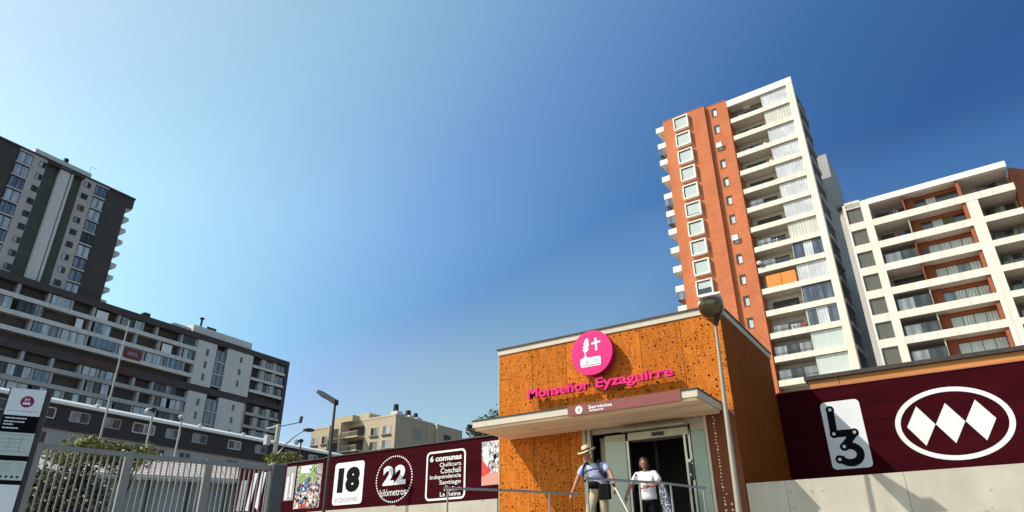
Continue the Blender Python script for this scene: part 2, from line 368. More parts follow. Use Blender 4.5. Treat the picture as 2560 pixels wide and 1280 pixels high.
# ------------------------------------------------------------------ mesh tools
class MB:
    def __init__(s):
        s.v = []; s.f = []; s.m = []; s.mats = []; s.smooth = []
    def mi(s, m):
        if m not in s.mats: s.mats.append(m)
        return s.mats.index(m)
    def face(s, pts, m, smooth=False):
        i = len(s.v); s.v += [tuple(p) for p in pts]; s.f.append(tuple(range(i, i+len(pts)))); s.m.append(s.mi(m)); s.smooth.append(smooth)
    def raw(s, vs, fs, m, smooth=False):
        i = len(s.v); s.v += [tuple(p) for p in vs]; k = s.mi(m)
        for f in fs: s.f.append(tuple(a+i for a in f)); s.m.append(k); s.smooth.append(smooth)
    def box(s, x0, x1, y0, y1, z0, z1, m):
        if x0 > x1: x0, x1 = x1, x0
        if y0 > y1: y0, y1 = y1, y0
        if z0 > z1: z0, z1 = z1, z0
        vs = [(x0,y0,z0),(x1,y0,z0),(x1,y1,z0),(x0,y1,z0),(x0,y0,z1),(x1,y0,z1),(x1,y1,z1),(x0,y1,z1)]
        s.raw(vs, [(0,3,2,1),(4,5,6,7),(0,1,5,4),(1,2,6,5),(2,3,7,6),(3,0,4,7)], m)
        return s
    def prism(s, poly, y0, y1, m, mside=None):
        """polygon in x,z (counter-clockwise seen from -y), extruded from y0 (front) to y1"""
        n = len(poly)
        s.raw([(x, y0, z) for x, z in poly]+[(x, y1, z) for x, z in poly], [tuple(range(n)), tuple(range(2*n-1, n-1, -1))], m)
        i = len(s.v)-2*n; k = s.mi(mside or m)
        for a in range(n):
            b = (a+1) % n; s.f.append((i+a, i+n+a, i+n+b, i+b)); s.m.append(k); s.smooth.append(False)
        return s
    def ring(s, outer, inner, y0, y1, m):
        n = len(outer)
        vs = [(x,y0,z) for x,z in outer]+[(x,y0,z) for x,z in inner]+[(x,y1,z) for x,z in outer]+[(x,y1,z) for x,z in inner]
        fs = []
        for a in range(n):
            b = (a+1) % n
            fs += [(a,b,n+b,n+a),(a,2*n+a,2*n+b,b),(n+a,n+b,3*n+b,3*n+a),(2*n+a,3*n+a,3*n+b,2*n+b)]
        s.raw(vs, fs, m)
        return s
    def tube(s, pts, rad, m, n=10, caps=True):
        pts = [Vector(p) for p in pts]
        if not isinstance(rad, (list, tuple)): rad = [rad]*len(pts)
        rings = []
        for i, p in enumerate(pts):
            d = (pts[min(i+1, len(pts)-1)]-pts[max(i-1, 0)]).normalized()
            a = Vector((0,0,1)) if abs(d.z) < .9 else Vector((1,0,0))
            u = d.cross(a).normalized(); w = d.cross(u)
            rings.append([p+(u*math.cos(t*2*PI/n)+w*math.sin(t*2*PI/n))*rad[i] for t in range(n)])
        vs = [q for r in rings for q in r]; fs = []
        for i in range(len(pts)-1):
            for t in range(n):
                t2 = (t+1) % n; fs.append((i*n+t, (i+1)*n+t, (i+1)*n+t2, i*n+t2))
        s.raw(vs, fs, m, True)
        if caps: s.face(rings[0], m); s.face(rings[-1][::-1], m)
        return s
    def ell(s, c, r, m, nu=16, nv=10, rot=None):
        vs = []; fs = []
        for j in range(nv+1):
            ph = PI*j/nv
            for i in range(nu):
                th = 2*PI*i/nu
                p = Vector((r[0]*math.sin(ph)*math.cos(th), r[1]*math.sin(ph)*math.sin(th), r[2]*math.cos(ph)))
                if rot: p = rot @ p
                vs.append(p+Vector(c))
        for j in range(nv):
            for i in range(nu):
                i2 = (i+1) % nu; fs.append((j*nu+i, (j+1)*nu+i, (j+1)*nu+i2, j*nu+i2))
        s.raw(vs, fs, m, True)
        return s
    def build(s, name, parent=None, loc=None, label=None, bevel=0):
        me = bpy.data.meshes.new(name); me.from_pydata(s.v, [], s.f)
        for m in s.mats: me.materials.append(MATS[m])
        me.polygons.foreach_set('material_index', s.m); me.polygons.foreach_set('use_smooth', s.smooth)
        me.update()
        o = bpy.data.objects.new(name, me); COL.objects.link(o)
        if parent: o.parent = parent
        if loc: o.location = loc
        if label: o['label'] = label
        if bevel:
            bv = o.modifiers.new('bevel', 'BEVEL'); bv.width = bevel; bv.segments = 2; bv.limit_method = 'ANGLE'
        return o

def tag(o, label, cat, group=None, kind=None):
    if label: o['label'] = label
    if cat: o['category'] = cat
    if group: o['group'] = group
    if kind: o['kind'] = kind
    return o
def thing(name, label, cat, loc=(0,0,0), rz=0, group=None):
    o = bpy.data.objects.new(name, None); COL.objects.link(o); o.empty_display_size = .3
    o.location = loc; o.rotation_euler = (0, 0, rz)
    return tag(o, label, cat, group)
def struct(o): o['kind'] = 'structure'; return o
def bx(name, parent, m, *a, label=None, bevel=0):
    for q in a:                       # every separate piece is a part of its own
        b = MB(); b.box(*q, m); o = b.build(name, parent, label=label, bevel=bevel)
    return o
def copy_part(o, parent, off):
    c = o.copy(); COL.objects.link(c); c.parent = parent
    c.location = Vector(o.location)+Vector(off)
    for ch in o.children:
        d = ch.copy(); COL.objects.link(d); d.parent = c
    return c

def rrect(x0, x1, z0, z1, r, n=6):
    p = []
    for cx, cz, a in ((x1-r, z0+r, -90), (x1-r, z1-r, 0), (x0+r, z1-r, 90), (x0+r, z0+r, 180)):
        for i in range(n+1):
            t = R(a+90*i/n); p.append((cx+r*math.cos(t), cz+r*math.sin(t)))
    return p
def circ(cx, cz, rx, rz=None, n=32):
    rz = rz or rx
    return [(cx+rx*math.cos(2*PI*i/n), cz+rz*math.sin(2*PI*i/n)) for i in range(n)]

def text(body, m, x0, x1, z0, z1, y, parent, name='lettering', bold=.0, ext=.003, space=1.0, keep=False, fit_body=None):
    """letters facing -y, fitted into the rectangle x0..x1, z0..z1; y is the front face"""
    c = bpy.data.curves.new(name, 'FONT'); c.body = body; c.size = 1; c.offset = bold; c.extrude = .5; c.space_character = space
    c.resolution_u = 3
    o = bpy.data.objects.new(name, c); COL.objects.link(o)
    bpy.context.view_layer.update()
    dg = bpy.context.evaluated_depsgraph_get()
    me = bpy.data.meshes.new_from_object(o.evaluated_get(dg))
    bpy.data.objects.remove(o)
    xs = [v.co.x for v in me.vertices]; ys = [v.co.y for v in me.vertices]
    ax, bxx, ay, by = min(xs), max(xs), min(ys), max(ys)
    for v in me.vertices:
        X = x0+(v.co.x-ax)/(bxx-ax)*(x1-x0); Z = z0+(v.co.y-ay)/(by-ay)*(z1-z0)
        Yy = y+(.5-v.co.z)*ext
        v.co = (X, Yy, Z)
    me.materials.clear(); me.materials.append(MATS[m])
    for p in me.polygons: p.material_index = 0; p.use_smooth = False
    me.name = name
    ob = bpy.data.objects.new(name, me); COL.objects.link(ob)
    if parent: ob.parent = parent
    return ob

# ------------------------------------------------------------------ ground
g = MB(); g.face([(-3000,-3000,0),(3000,-3000,0),(3000,3000,0),(-3000,3000,0)], 'asphalt'); struct(g.build('ground'))
b = MB(); b.box(-60, 40, 9.0, 60, 0.01, 2.15, 'paving'); b.box(-60, -10.2, 2.0, 9.0, 0.01, 2.15, 'paving')
struct(b.build('terrace'))
b = MB()
n = 12
for i in range(n):
    b.box(-10.1, 2.0, 9.0-.33*(n-i), 9.0-.33*(n-i-1) - (.0 if i < n-1 else .01), .01, 2.15/(n)*(i+1)-.01, 'concrete')
struct(b.build('steps'))

# ------------------------------------------------------------------ station
st = thing('metro_station', 'small station entrance clad in perforated orange rusted steel', 'station', (-9.48, 14.0, 2.15))
Z0 = 2.15
def zz(z): return z-Z0
W = 5.82; D = 4.4
front = MB()
front.box(0, W, 0, .06, zz(4.62), zz(6.75), 'corten_front')
front.build('upper_cladding', st)
bx('lower_cladding', st, 'corten_front', (0, 2.30, 0, .06, 0, zz(4.62)))
bx('side_cladding', st, 'corten_side_shade', (W-.06, W, .065, D, zz(2.2), zz(6.75)), (0, .06, .065, D, 0, zz(6.75)))
bx('rear_wall', st, 'concrete_formed', (.06, W-.06, D-.1, D-.01, 0, zz(6.7)))
bx('corner_trim', st, 'trim_stone', (-.02, .0, -.01, .07, 0, zz(6.75)), (W-.11, W-.06, .07, .12, zz(2.2), zz(4.45)))
bx('roof', st, 'trim_stone', (-.03, W+.03, -.03, D+.03, zz(6.75), zz(6.89)), bevel=.008)
bx('roof_cap', st, 'cap_metal', (-.06, W+.06, -.06, D+.06, zz(6.89), zz(6.925)))
bx('interior_floor', st, 'paving', (.08, W-.08, .08, D-.12, .005, .02))
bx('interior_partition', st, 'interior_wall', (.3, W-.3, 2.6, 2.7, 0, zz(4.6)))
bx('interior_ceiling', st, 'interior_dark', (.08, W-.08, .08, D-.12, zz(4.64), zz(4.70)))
# pale discs painted as light through some holes of the lower sheet
dm = MB(); random.seed(14)
for cx_, z0_, z1_ in ((1.12, 3.45, 4.30), (1.36, 3.7, 4.2), (1.60, 3.35, 4.42), (1.78, 3.75, 4.45), (2.06, 3.6, 4.45), (2.18, 3.3, 3.9)):
    z = z0_
    while z < z1_:
        if random.random() < .62: dm.prism(circ(cx_+random.uniform(-.03, .03), zz(z), random.uniform(.008, .017), n=8), -.003, 0, 'painted_through_light')
        z += .058
for k in range(9): dm.prism(circ(1.33+.16*math.sin(k*.7), zz(4.12)-.05*k*.6, .011, n=8), -.003, 0, 'painted_through_light')
dm.build('painted_hole_light', st)
# right hand panel; light through its holes is painted as pale discs
pz = MB(); pz.box(W-.60, W-.002, .0, .05, zz(2.6), zz(4.62), 'dotted_panel')
pn = pz.build('narrow_panel', st)
dm = MB()
random.seed(3)
for k in range(26):
    z = zz(2.85)+k*.066; x = W-.44+random.choice((0, .0, .012, -.012, .05 if k % 5 == 2 else 0))
    dm.prism(circ(x, z, random.uniform(.010, .022), n=8), -.003, .0, 'painted_light_dot')
for r_ in range(2):
    for k in range(3): dm.prism(circ(W-.44+k*.13, zz(2.68)+r_*.11, .022, n=8), -.003, .0, 'painted_light_dot')
dm.build('painted_hole_light', pn)
bx('panel_frame', st, 'trim_stone', (W-.66, W-.602, -.02, .05, zz(2.15), zz(4.60)))
bx('plinth', st, 'concrete', (W-.60, W, -.012, .05, zz(2.15), zz(2.60)))
# canopy
cn = MB(); cn.box(.26, 5.58, -1.5, -.002, zz(4.615), zz(4.76), 'trim_stone')
can = cn.build('canopy', st, bevel=.006)
bx('canopy_flashing', can, 'cap_metal', (.24, 5.60, -1.52, -.005, zz(4.762), zz(4.785)))
sf = MB(); sf.box(.31, 5.53, -1.45, -.004, zz(4.56), zz(4.613), 'soffit_board'); sf.build('canopy_soffit', can)
for x in (1.55, 4.05):
    dl = MB(); dl.tube([(x, -.85, zz(4.56)), (x, -.85, zz(4.545))], .085, 'trim_stone', 20); dl.tube([(x, -.85, zz(4.545)), (x, -.85, zz(4.54))], .055, 'lamp_lens', 16)
    d_ = dl.build('downlight', can)
# sign band on canopy
sb = MB(); sb.box(2.77, 5.25, -1.525, -1.503, zz(4.575), zz(4.79), 'sign_maroon'); band = sb.build('sign_band', can)
ic = MB(); ic.prism(circ(3.04, zz(4.675), .083), -1.531, -1.526, 'sign_white')
ic.prism([(3.03, zz(4.63)), (3.05, zz(4.63)), (3.05, zz(4.66)), (3.08, zz(4.66)), (3.04, zz(4.615)+.0), (3.0, zz(4.66)), (3.03, zz(4.66))][::1], -1.534, -1.532, 'icon_green')
ic.prism(circ(3.04, zz(4.69), .022, n=12), -1.534, -1.532, 'icon_green')
ic.build('pictogram', band)
text('Servicios', 'sign_white', 3.26, 3.80, zz(4.665), zz(4.735), -1.528, band, bold=.02)
l2 = MB()
x = 3.28
random.seed(5)
while x < 3.60:
    w_ = random.uniform(.012, .03); l2.box(x, x+w_, -1.528, -1.5255, zz(4.613), zz(4.643), 'sign_white'); x += w_+.012
l2.build('small_print', band)
# doorway
bx('door_post', st, 'door_frame', (2.32, 2.41, -.05, .06, 0, zz(4.56)), (2.44, 2.53, -.05, .06, 0, zz(4.56)))
bx('door_header', st, 'door_frame', (3.42, 4.80, .0, .35, zz(4.22), zz(4.38)), (2.53, 5.16, .02, .10, zz(4.44), zz(4.56)), (3.30, 4.82, -.20, .0, zz(4.40), zz(4.43)))
bx('door_sensor', st, 'dark_metal', (4.0, 4.26, -.04, .0, zz(4.26), zz(4.33)))
gl = MB(); gl.box(2.84, 3.34, .05, .09, 0, zz(4.25), 'frosted_glass'); gl.box(2.84, 3.34, .045, .095, zz(4.25), zz(4.38), 'concrete_formed'); gl.build('glass_screen', st)
bx('side_light', st, 'door_frame', (2.60, 2.80, .3, .34, 0, zz(4.4)))
gr_ = MB(); gr_.box(4.84, 5.13, .05, .08, 0, zz(4.30), 'green_glass'); gr_.build('glass_screen', st)
bx('glass_head', st, 'concrete_formed', (4.84, 5.15, .045, .09, zz(4.30), zz(4.44)))
bx('door_jamb', st, 'steel', (4.68, 4.73, .0, .10, 0, zz(4.22)), (3.38, 3.43, .0, .10, 0, zz(4.22)), (4.77, 4.82, .04, .09, 0, zz(4.30)))
lk = MB(); lk.box(4.735, 4.80, -.03, .03, zz(3.3), zz(3.62), 'dark_metal'); lk.prism(circ(4.765, zz(3.68), .035, n=12), -.03, -.02, 'sign_white'); lk.prism(circ(4.765, zz(3.4), .02, n=10), -.034, -.031, 'sign_white')
lk.build('door_lock', st)
bx('inside_post', st, 'interior_wall', (3.55, 3.62, 1.2, 1.27, 0, zz(4.4)), (4.3, 4.33, 1.6, 1.63, 0, zz(4.4)))
lt = MB(); lt.prism(circ(4.42, zz(4.05), .03, n=10), 1.19, 1.2, 'lamp_lens'); lt.build('inside_lamp', st)
# disc emblem + name
em = thing('round_sign', 'round magenta sign with white quill, cross and book above the station name', 'sign', (-6.66, 13.99, 6.27))
dk = MB(); dk.prism(circ(0, 0, .535, n=64), -.30, -.12, 'magenta', 'magenta_edge'); dk.build('disc', em)
bk = MB(); bk.tube([(.2,-.12,.1),(.2,0,.1)], .03, 'dark_metal', 8); bk.tube([(-.2,-.12,-.1),(-.2,0,-.1)], .03, 'dark_metal', 8); bk.build('bracket', em)
ff = MB(); y0, y1 = -.306, -.301
ff.prism([(-.17,-.06),(-.15,-.06),(-.145,.02),(-.08,.07),(-.06,.12),(-.09,.13),(-.05,.18),(-.05,.24),(-.08,.235),(-.055,.30),(-.075,.36),(-.11,.37),(-.16,.32),(-.17,.27),(-.20,.25),(-.18,.2),(-.225,.17),(-.20,.13),(-.225,.09),(-.18,.03)], y0, y1, 'sign_white')
ff.prism([(-.21,-.10),(-.11,-.10),(-.135,-.06),(-.185,-.06)], y0-.001, y1, 'sign_white')
ff.build('quill_emblem', em)
fc = MB(); fc.prism([(.10,.03),(.16,.03),(.155,.20),(.245,.205),(.245,.255),(.155,.25),(.15,.345),(.10,.345),(.10,.245),(.01,.24),(.01,.19),(.105,.195)], y0, y1, 'sign_white'); fc.build('cross_emblem', em)
fb = MB(); fb.prism(rrect(-.30, .23, -.33, -.11, .05), y0, y1, 'sign_white'); fb.prism(circ(-.12, -.215, .03, n=12), y0-.004, y0-.001, 'print_grey')
fb.box(.02, .20, y0-.004, y0-.001, -.19, -.175, 'print_grey'); fb.box(-.26, .20, y0-.004, y0-.001, -.30, -.285, 'magenta'); fb.box(.0, .18, y0-.004, y0-.001, -.235, -.222, 'print_grey')
fb.build('book_emblem', em)
nm = thing('station_name_sign', 'raised magenta letters spelling Monseñor Eyzaguirre on the rusted steel', 'sign lettering', (-6.62, 13.99, 5.5))
words = [('Monseñor', -1.86, -.20, -.055, .20), ('Eyzaguirre', -.04, 1.83, -.118, .165)]
text('Monseñor', 'magenta', -1.86, -.18, -.07, .17, -.24, nm, 'letters', bold=.022, ext=.10)
text('Eyzaguirre', 'magenta', -.02, 1.85, -.135, .17, -.24, nm, 'letters', bold=.022, ext=.10)
r_ = MB(); r_.box(-1.8, 1.8, -.135, -.12, .02, .04, 'cap_metal')
for x in (-1.5, -.8, -.1, .7, 1.5): r_.tube([(x, -.12, .03), (x, 0, .03)], .012, 'cap_metal', 6)
r_.build('mounting_rail', nm)
# spotlight at canopy end
sl = thing('spotlight', 'small black floodlight fixed to the left end of the canopy', 'lamp', (-9.3, 12.62, 4.70))
b = MB(); b.tube([(-.10,-.05,-.04),(-.02,0,0)], [.075, .04], 'lamp_black', 10); b.tube([(-.02,0,0),(.07,0,.02)], .02, 'lamp_black', 8); b.build('housing', sl)

# ------------------------------------------------------------------ walls + hoardings
wl = thing('retaining_wall', 'pale concrete wall under the maroon hoarding left of the station', 'wall', (-16.2, 14.0, Z0))
bx('wall_body', wl, 'concrete', (0, 3.4, -.02, .25, 0, 1.10), (3.408, 6.66, -.02, .25, 0, 1.07))
wr = thing('retaining_wall', 'pale concrete wall under the maroon hoarding right of the station', 'wall', (-3.64, 14.0, Z0))
b = MB()
x = 0
for w_ in (.74, 2.0, 2.0, 2.0, 2.0):
    b.box(x, x+w_-.006, 0, .28, 0, 1.0, 'concrete'); x += w_
b.build('wall_body', wr)
bx('wall_back', wr, 'concrete_formed', (.01, 8.7, .282, .30, 0, .98))

hl = thing('hoarding', 'maroon hoarding printed with 18, 22 and a list of six districts', 'hoarding', (-9.5, 14.02, 0))
b = MB(); b.box(-8.4, 0, 0, .08, 3.22, 4.72, 'maroon_sheet'); b.box(-6.2, 0, .0-.03, .12, 4.72, 4.75, 'cap_metal'); sh_ = b.build('sheet', hl)
for i in range(6): bx('panel_seam', sh_, 'print_black', (-1.0-i*1.22, -.995-i*1.22, -.0009, .0, 3.23, 4.71))
bx('fascia_edge', hl, 'cap_metal', (-8.4, -6.21, -.03, .12, 4.70, 4.73))
def hx(x): return x+9.5
p = MB(); p.prism(rrect(hx(-15.24), hx(-14.08), 3.37, 4.52, .10), -.006, -.001, 'print_white'); pan = p.build('number_panel', hl)
text('18', 'print_black', hx(-15.09), hx(-14.22), 3.69, 4.38, -.009, pan, bold=.07)
text('estaciones', 'print_grey', hx(-15.13), hx(-14.25), 3.44, 3.60, -.009, pan)
p = MB(); cx, cz = hx(-12.94), 3.93
for i in range(52):
    t = 2*PI*i/52; p.prism(circ(cx+.64*math.cos(t), cz+.59*math.sin(t), .023, n=8), -.006, -.001, 'print_white')
p.build('dotted_ring', hl)
text('22', 'print_white', hx(-13.34), hx(-12.52), 3.77, 4.28, -.006, hl, bold=.05, space=1.12)
text('kilómetros', 'print_white', hx(-13.42), hx(-12.48), 3.50, 3.68, -.006, hl)
p = MB(); p.ring(rrect(hx(-11.82), hx(-10.53), 3.29, 4.51, .13), rrect(hx(-11.77), hx(-10.58), 3.34, 4.46, .09), -.006, -.001, 'print_white'); p.build('list_frame', hl)
text('6 comunas', 'print_white', hx(-11.70), hx(-10.66), 4.25, 4.40, -.006, hl, bold=.03)
for tx, x0, z0, z1 in (('Quilicura', -11.37, 4.085, 4.205), ('Conchalí', -11.33, 3.935, 4.07), ('Independencia', -11.68, 3.78, 3.915), ('Santiago', -11.36, 3.635, 3.77), ('Ñuñoa', -11.20, 3.50, 3.63), ('La Reina', -11.33, 3.375, 3.48)):
    text(tx, 'print_white', hx(x0), hx(-10.67), z0, z1, -.006, hl, bold=.006)
# photo print beside the station
p = MB(); p.box(hx(-10.03), hx(-9.505), -.005, -.001, 3.55, 4.60, 'print_photo'); pc = p.build('photo_print', hl)
q = MB(); q.prism([(hx(-10.03),3.72),(hx(-9.76),3.86),(hx(-9.80),3.97),(hx(-10.03),4.20)], -.008, -.006, 'print_red')
q.prism([(hx(-10.03),3.55),(hx(-9.505),3.55),(hx(-9.505),3.86),(hx(-9.78),3.83),(hx(-10.03),3.76)], -.010, -.0085, 'print_skin')
q.prism([(hx(-9.98),4.13),(hx(-9.84),3.98),(hx(-9.8),4.2),(hx(-9.83),4.47),(hx(-9.96),4.48)], -.012, -.0105, 'print_white')
rnd_ = random.Random(5)
for i in range(46):
    x_ = hx(rnd_.uniform(-9.78, -9.54)); z_ = rnd_.uniform(3.86, 4.52); r__ = rnd_.uniform(.02, .045)
    q.prism(circ(x_, z_, r__, r__*rnd_.uniform(.8, 2.2), 9), -.0125-.00012*i, -.0123-.00012*i, rnd_.choice(('print_grey', 'print_black', 'print_white', 'print_photo', 'print_tan', 'print_white')))
q.build('printed_figures', pc)
p = MB(); p.box(hx(-16.86), hx(-15.78), -.005, -.001, 3.36, 4.58, 'print_crowd'); pc = p.build('photo_print', hl)
q = MB(); q.box(hx(-16.84), hx(-16.05), -.008, -.006, 4.1, 4.56, 'print_green'); q.box(hx(-16.7), hx(-16.25), -.011, -.009, 4.36, 4.57, 'print_white')
q.prism(circ(hx(-16.45), 4.10, .13, .19, 14), -.0115, -.0112, 'print_tan'); q.prism([(hx(-16.66),3.82),(hx(-16.26),3.82),(hx(-16.32),4.03),(hx(-16.45),4.1),(hx(-16.58),4.0)], -.014, -.012, 'print_blue')
q.box(hx(-16.72), hx(-15.86), -.016, -.0145, 3.62, 3.80, 'print_white'); q.box(hx(-16.64), hx(-16.30), -.018, -.0165, 3.69, 3.75, 'print_blue')
q.prism([(hx(-16.62),3.38),(hx(-16.3),3.38),(hx(-16.28),3.62),(hx(-16.6),3.62)], -.019, -.0165, 'print_red')
q.prism([(hx(-16.84),3.37),(hx(-16.64),3.37),(hx(-16.62),3.6),(hx(-16.8),3.6)], -.019, -.0165, 'print_white'); q.prism([(hx(-16.26),3.42),(hx(-15.92),3.40),(hx(-15.88),3.61),(hx(-16.24),3.61)], -.019, -.0165, 'print_white')
rnd_ = random.Random(77)
for i in range(150):
    x_ = hx(rnd_.uniform(-16.80, -15.84)); z_ = 3.42+abs(rnd_.gauss(.35, .28)); z_ = min(z_, 4.45); r__ = rnd_.uniform(.018, .05)
    mm = rnd_.choice(('print_tan', 'print_crowd', 'print_black', 'print_maroon', 'print_white', 'print_blue', 'print_grey', 'print_skin')) if z_ < 4.15 else rnd_.choice(('print_green', 'leaf_yellow', 'print_tan', 'print_green'))
    q.prism(circ(x_, z_, r__, r__*rnd_.uniform(.8, 1.8), 9), -.0195-.00012*i, -.0193-.00012*i, mm)
q.build('printed_figures', pc)
p = MB(); p.box(hx(-17.35), hx(-16.93), -.005, -.001, 3.62, 4.60, 'print_grey'); pc = p.build('photo_print', hl)
q = MB(); q.box(hx(-17.3), hx(-17.2), -.008, -.006, 3.65, 4.3, 'print_white'); q.box(hx(-17.1), hx(-17.03), -.008, -.006, 3.7, 4.4, 'print_white'); q.build('printed_figures', pc)
# second stretch of hoarding behind the fence, turned towards the street
h2 = thing('hoarding', 'short maroon hoarding with white shapes seen through the steel fence', 'hoarding', (-17.95, 14.0, 0), R(14))
b = MB(); b.box(-1.35, 0, 0, .08, 3.1, 4.71, 'maroon_sheet'); b.box(-1.35, 0, -.03, .12, 4.71, 4.74, 'cap_metal'); b.build('sheet', h2)
q = MB()
q.prism([(-.86,3.4),(-.72,3.4),(-.58,4.5),(-.74,4.5)], -.006, -.001, 'print_white')
q.prism([(-.52,3.5),(-.40,3.4),(-.27,4.5),(-.44,4.55)], -.006, -.001, 'print_white')
q.prism([(-1.2,3.4),(-1.0,3.4),(-.95,4.3),(-1.15,4.3)], -.006, -.001, 'print_grey')
q.build('diamond_emblem', h2)
bx('base_wall', h2, 'terracotta', (-1.35, 0, -.03, .2, 2.15, 3.08))

hr = thing('hoarding', 'maroon hoarding with the oval three diamond emblem and L3 plate', 'hoarding', (-3.66, 18.42, 0))
b = MB(); b.box(-.9, 11, 0, .08, 2.15, 5.80, 'maroon_sheet'); sh_ = b.build('sheet', hr)
for i in range(9): bx('panel_seam', sh_, 'print_black', (.55+i*1.22, .556+i*1.22, -.0009, .0, 2.2, 5.79))
bx('top_edge', hr, 'terracotta', (.02, 11, -.02, .10, 5.802, 5.83))
def rx(x): return x+3.66
p = MB(); p.prism(rrect(rx(-2.66), rx(-1.76), 3.80, 5.43, .11), -.006, -.001, 'print_white'); lp = p.build('line_plate', hr)
q = MB()
def stroke(pts, w, y, m='print_black'):
    for i in range(len(pts)-1):
        a = Vector(pts[i]); c = Vector(pts[i+1]); d = (c-a).normalized(); nn = Vector((-d.y, d.x))*w/2
        yy = y-.0006*i
        q.prism([tuple(a-nn), tuple(c-nn), tuple(c+nn), tuple(a+nn)], yy-.0004, yy, m)
for i, pt in enumerate(((-2.45,5.23),(-2.47,4.64),(-2.01,4.63),(-2.30,4.32),(-2.46,4.03))):
    q.prism(circ(rx(pt[0]), pt[1], .10, n=20), -.0085-.0003*i, -.0075, 'print_black')
stroke([(rx(-2.45),5.23),(rx(-2.47),4.64),(rx(-2.01),4.63),(rx(-2.30),4.32)], .17, -.0105)
arc = [(rx(-2.30),4.32)]
for i in range(13):
    t = R(88-i*15); arc.append((rx(-2.21)+.235*math.cos(t), 4.135+.20*math.sin(t)))
arc.append((rx(-2.46), 4.02))
w2 = .085; cx3, cz3 = rx(-2.21), 4.135; outer_ = []; inner_ = []
for i in range(25):
    t = R(100-i*11.2); outer_.append((cx3+(.235+w2)*math.cos(t), cz3+(.20+w2)*math.sin(t))); inner_.append((cx3+(.235-w2)*math.cos(t), cz3+(.20-w2)*math.sin(t)))
for i in range(24): q.prism([outer_[i+1], outer_[i], inner_[i], inner_[i+1]][::1], -.0145, -.0141, 'print_black')
stroke([(cx3-.06, cz3+.20), (rx(-2.30), 4.33)], .17, -.0128); stroke([(rx(-2.46), 4.03), (inner_[-1][0]/2+outer_[-1][0]/2+.01, inner_[-1][1]/2+outer_[-1][1]/2)], .17, -.0134)
for pt in ((-2.45,5.23),(-2.47,4.64),(-2.01,4.63),(-2.30,4.32),(-2.46,4.03)):
    q.prism(circ(rx(pt[0]), pt[1], .040, n=14), -.027, -.025, 'print_white')
q.build('line_number', lp)
p = MB(); p.ring(circ(rx(.06), 4.62, 1.17, .82, 72), circ(rx(.06), 4.62, 1.055, .715, 72), -.006, -.001, 'print_white')
for cx in (-.58, .01, .60):
    p.prism([(rx(cx-.29), 4.625), (rx(cx), 4.17), (rx(cx+.29), 4.625), (rx(cx), 5.08)], -.006, -.001, 'print_white')
p.build('oval_emblem', hr)

wf = thing('low_building', 'low building with an orange wood fascia under a dark roof behind the hoarding', 'building', (-2.95, 19.5, 0))
bx('wall', wf, 'shade_wall', (.2, 12, .8, 6, 2.15, 6.1))
b = MB(); b.prism([(.02, 6.02), (12, 6.02), (12, 6.29), (-.05, 6.29)], .0, .05, 'wood_fascia'); b.build('wood_fascia', wf)
bx('roof', wf, 'roof_dark', (-.12, 12.1, -.08, 6.5, 6.292, 6.40))
bx('fascia_joint', wf, 'roof_dark', (.72, .74, -.004, .0, 6.05, 6.27))

mat('cloth_red', (.35, .05, .05), .8); mat('cloth_blue', (.06, .10, .25), .8); mat('cloth_white', (.6, .6, .58), .8); mat('pot', (.30, .12, .07), .8)
def clutter(parent, x0, x1, y, z, rnd, n=2):
    for _ in range(n):
        x = rnd.uniform(x0, x1); t = rnd.random()
        b = MB()
        if t < .45:
            h = rnd.uniform(.35, .9); b.tube([(x, y, z), (x, y, z+.3)], [.13, .17], 'pot', 8)
            for i in range(46):
                p = Vector((x+rnd.gauss(0, .17), y+rnd.gauss(0, .1), z+.3+rnd.uniform(0, h))); d = Vector((rnd.gauss(0, 1), rnd.gauss(0, 1), rnd.gauss(.4, 1))).normalized()*.16; e = Vector((d.z, .03, -d.x))*.35
                b.face([p-e, p+d, p+e], 'leaf_mixed' if i % 2 else 'leaf_yellow')
            b.build('potted_plant', parent)
        elif t < .75:
            xx = x
            for i in range(rnd.randint(2, 4)):
                w_ = rnd.uniform(.2, .45); b.box(xx, xx+w_, y, y+.04, z+rnd.uniform(.35, .7), z+1.35, rnd.choice(('cloth_red', 'cloth_blue', 'cloth_white', 'cloth_white', 'pane_grey'))); xx += w_+.06
            b.box(x-.05, xx, y+.01, y+.03, z+1.36, z+1.39, 'railing_metal'); b.build('laundry', parent)
        else:
            b.box(x, x+.5, y, y+.45, z+.4, z+.46, 'cloth_white'); b.box(x, x+.5, y+.4, y+.45, z+.47, z+.95, 'cloth_white')
            for dx in (0, .45): b.box(x+dx, x+dx+.05, y, y+.05, z, z+.399, 'cloth_white'); b.box(x+dx, x+dx+.05, y+.34, y+.39, z, z+.399, 'cloth_white')
            b.build('balcony_chair', parent)
# ------------------------------------------------------------------ brick tower
aT = R(-2.9)
T = thing('brick_tower', 'tall brick and white apartment tower with square bay windows', 'apartment tower', (-6.57, 77.72, 0), aT)
PIT = 2.78; TOP = 60.08; NB = 20
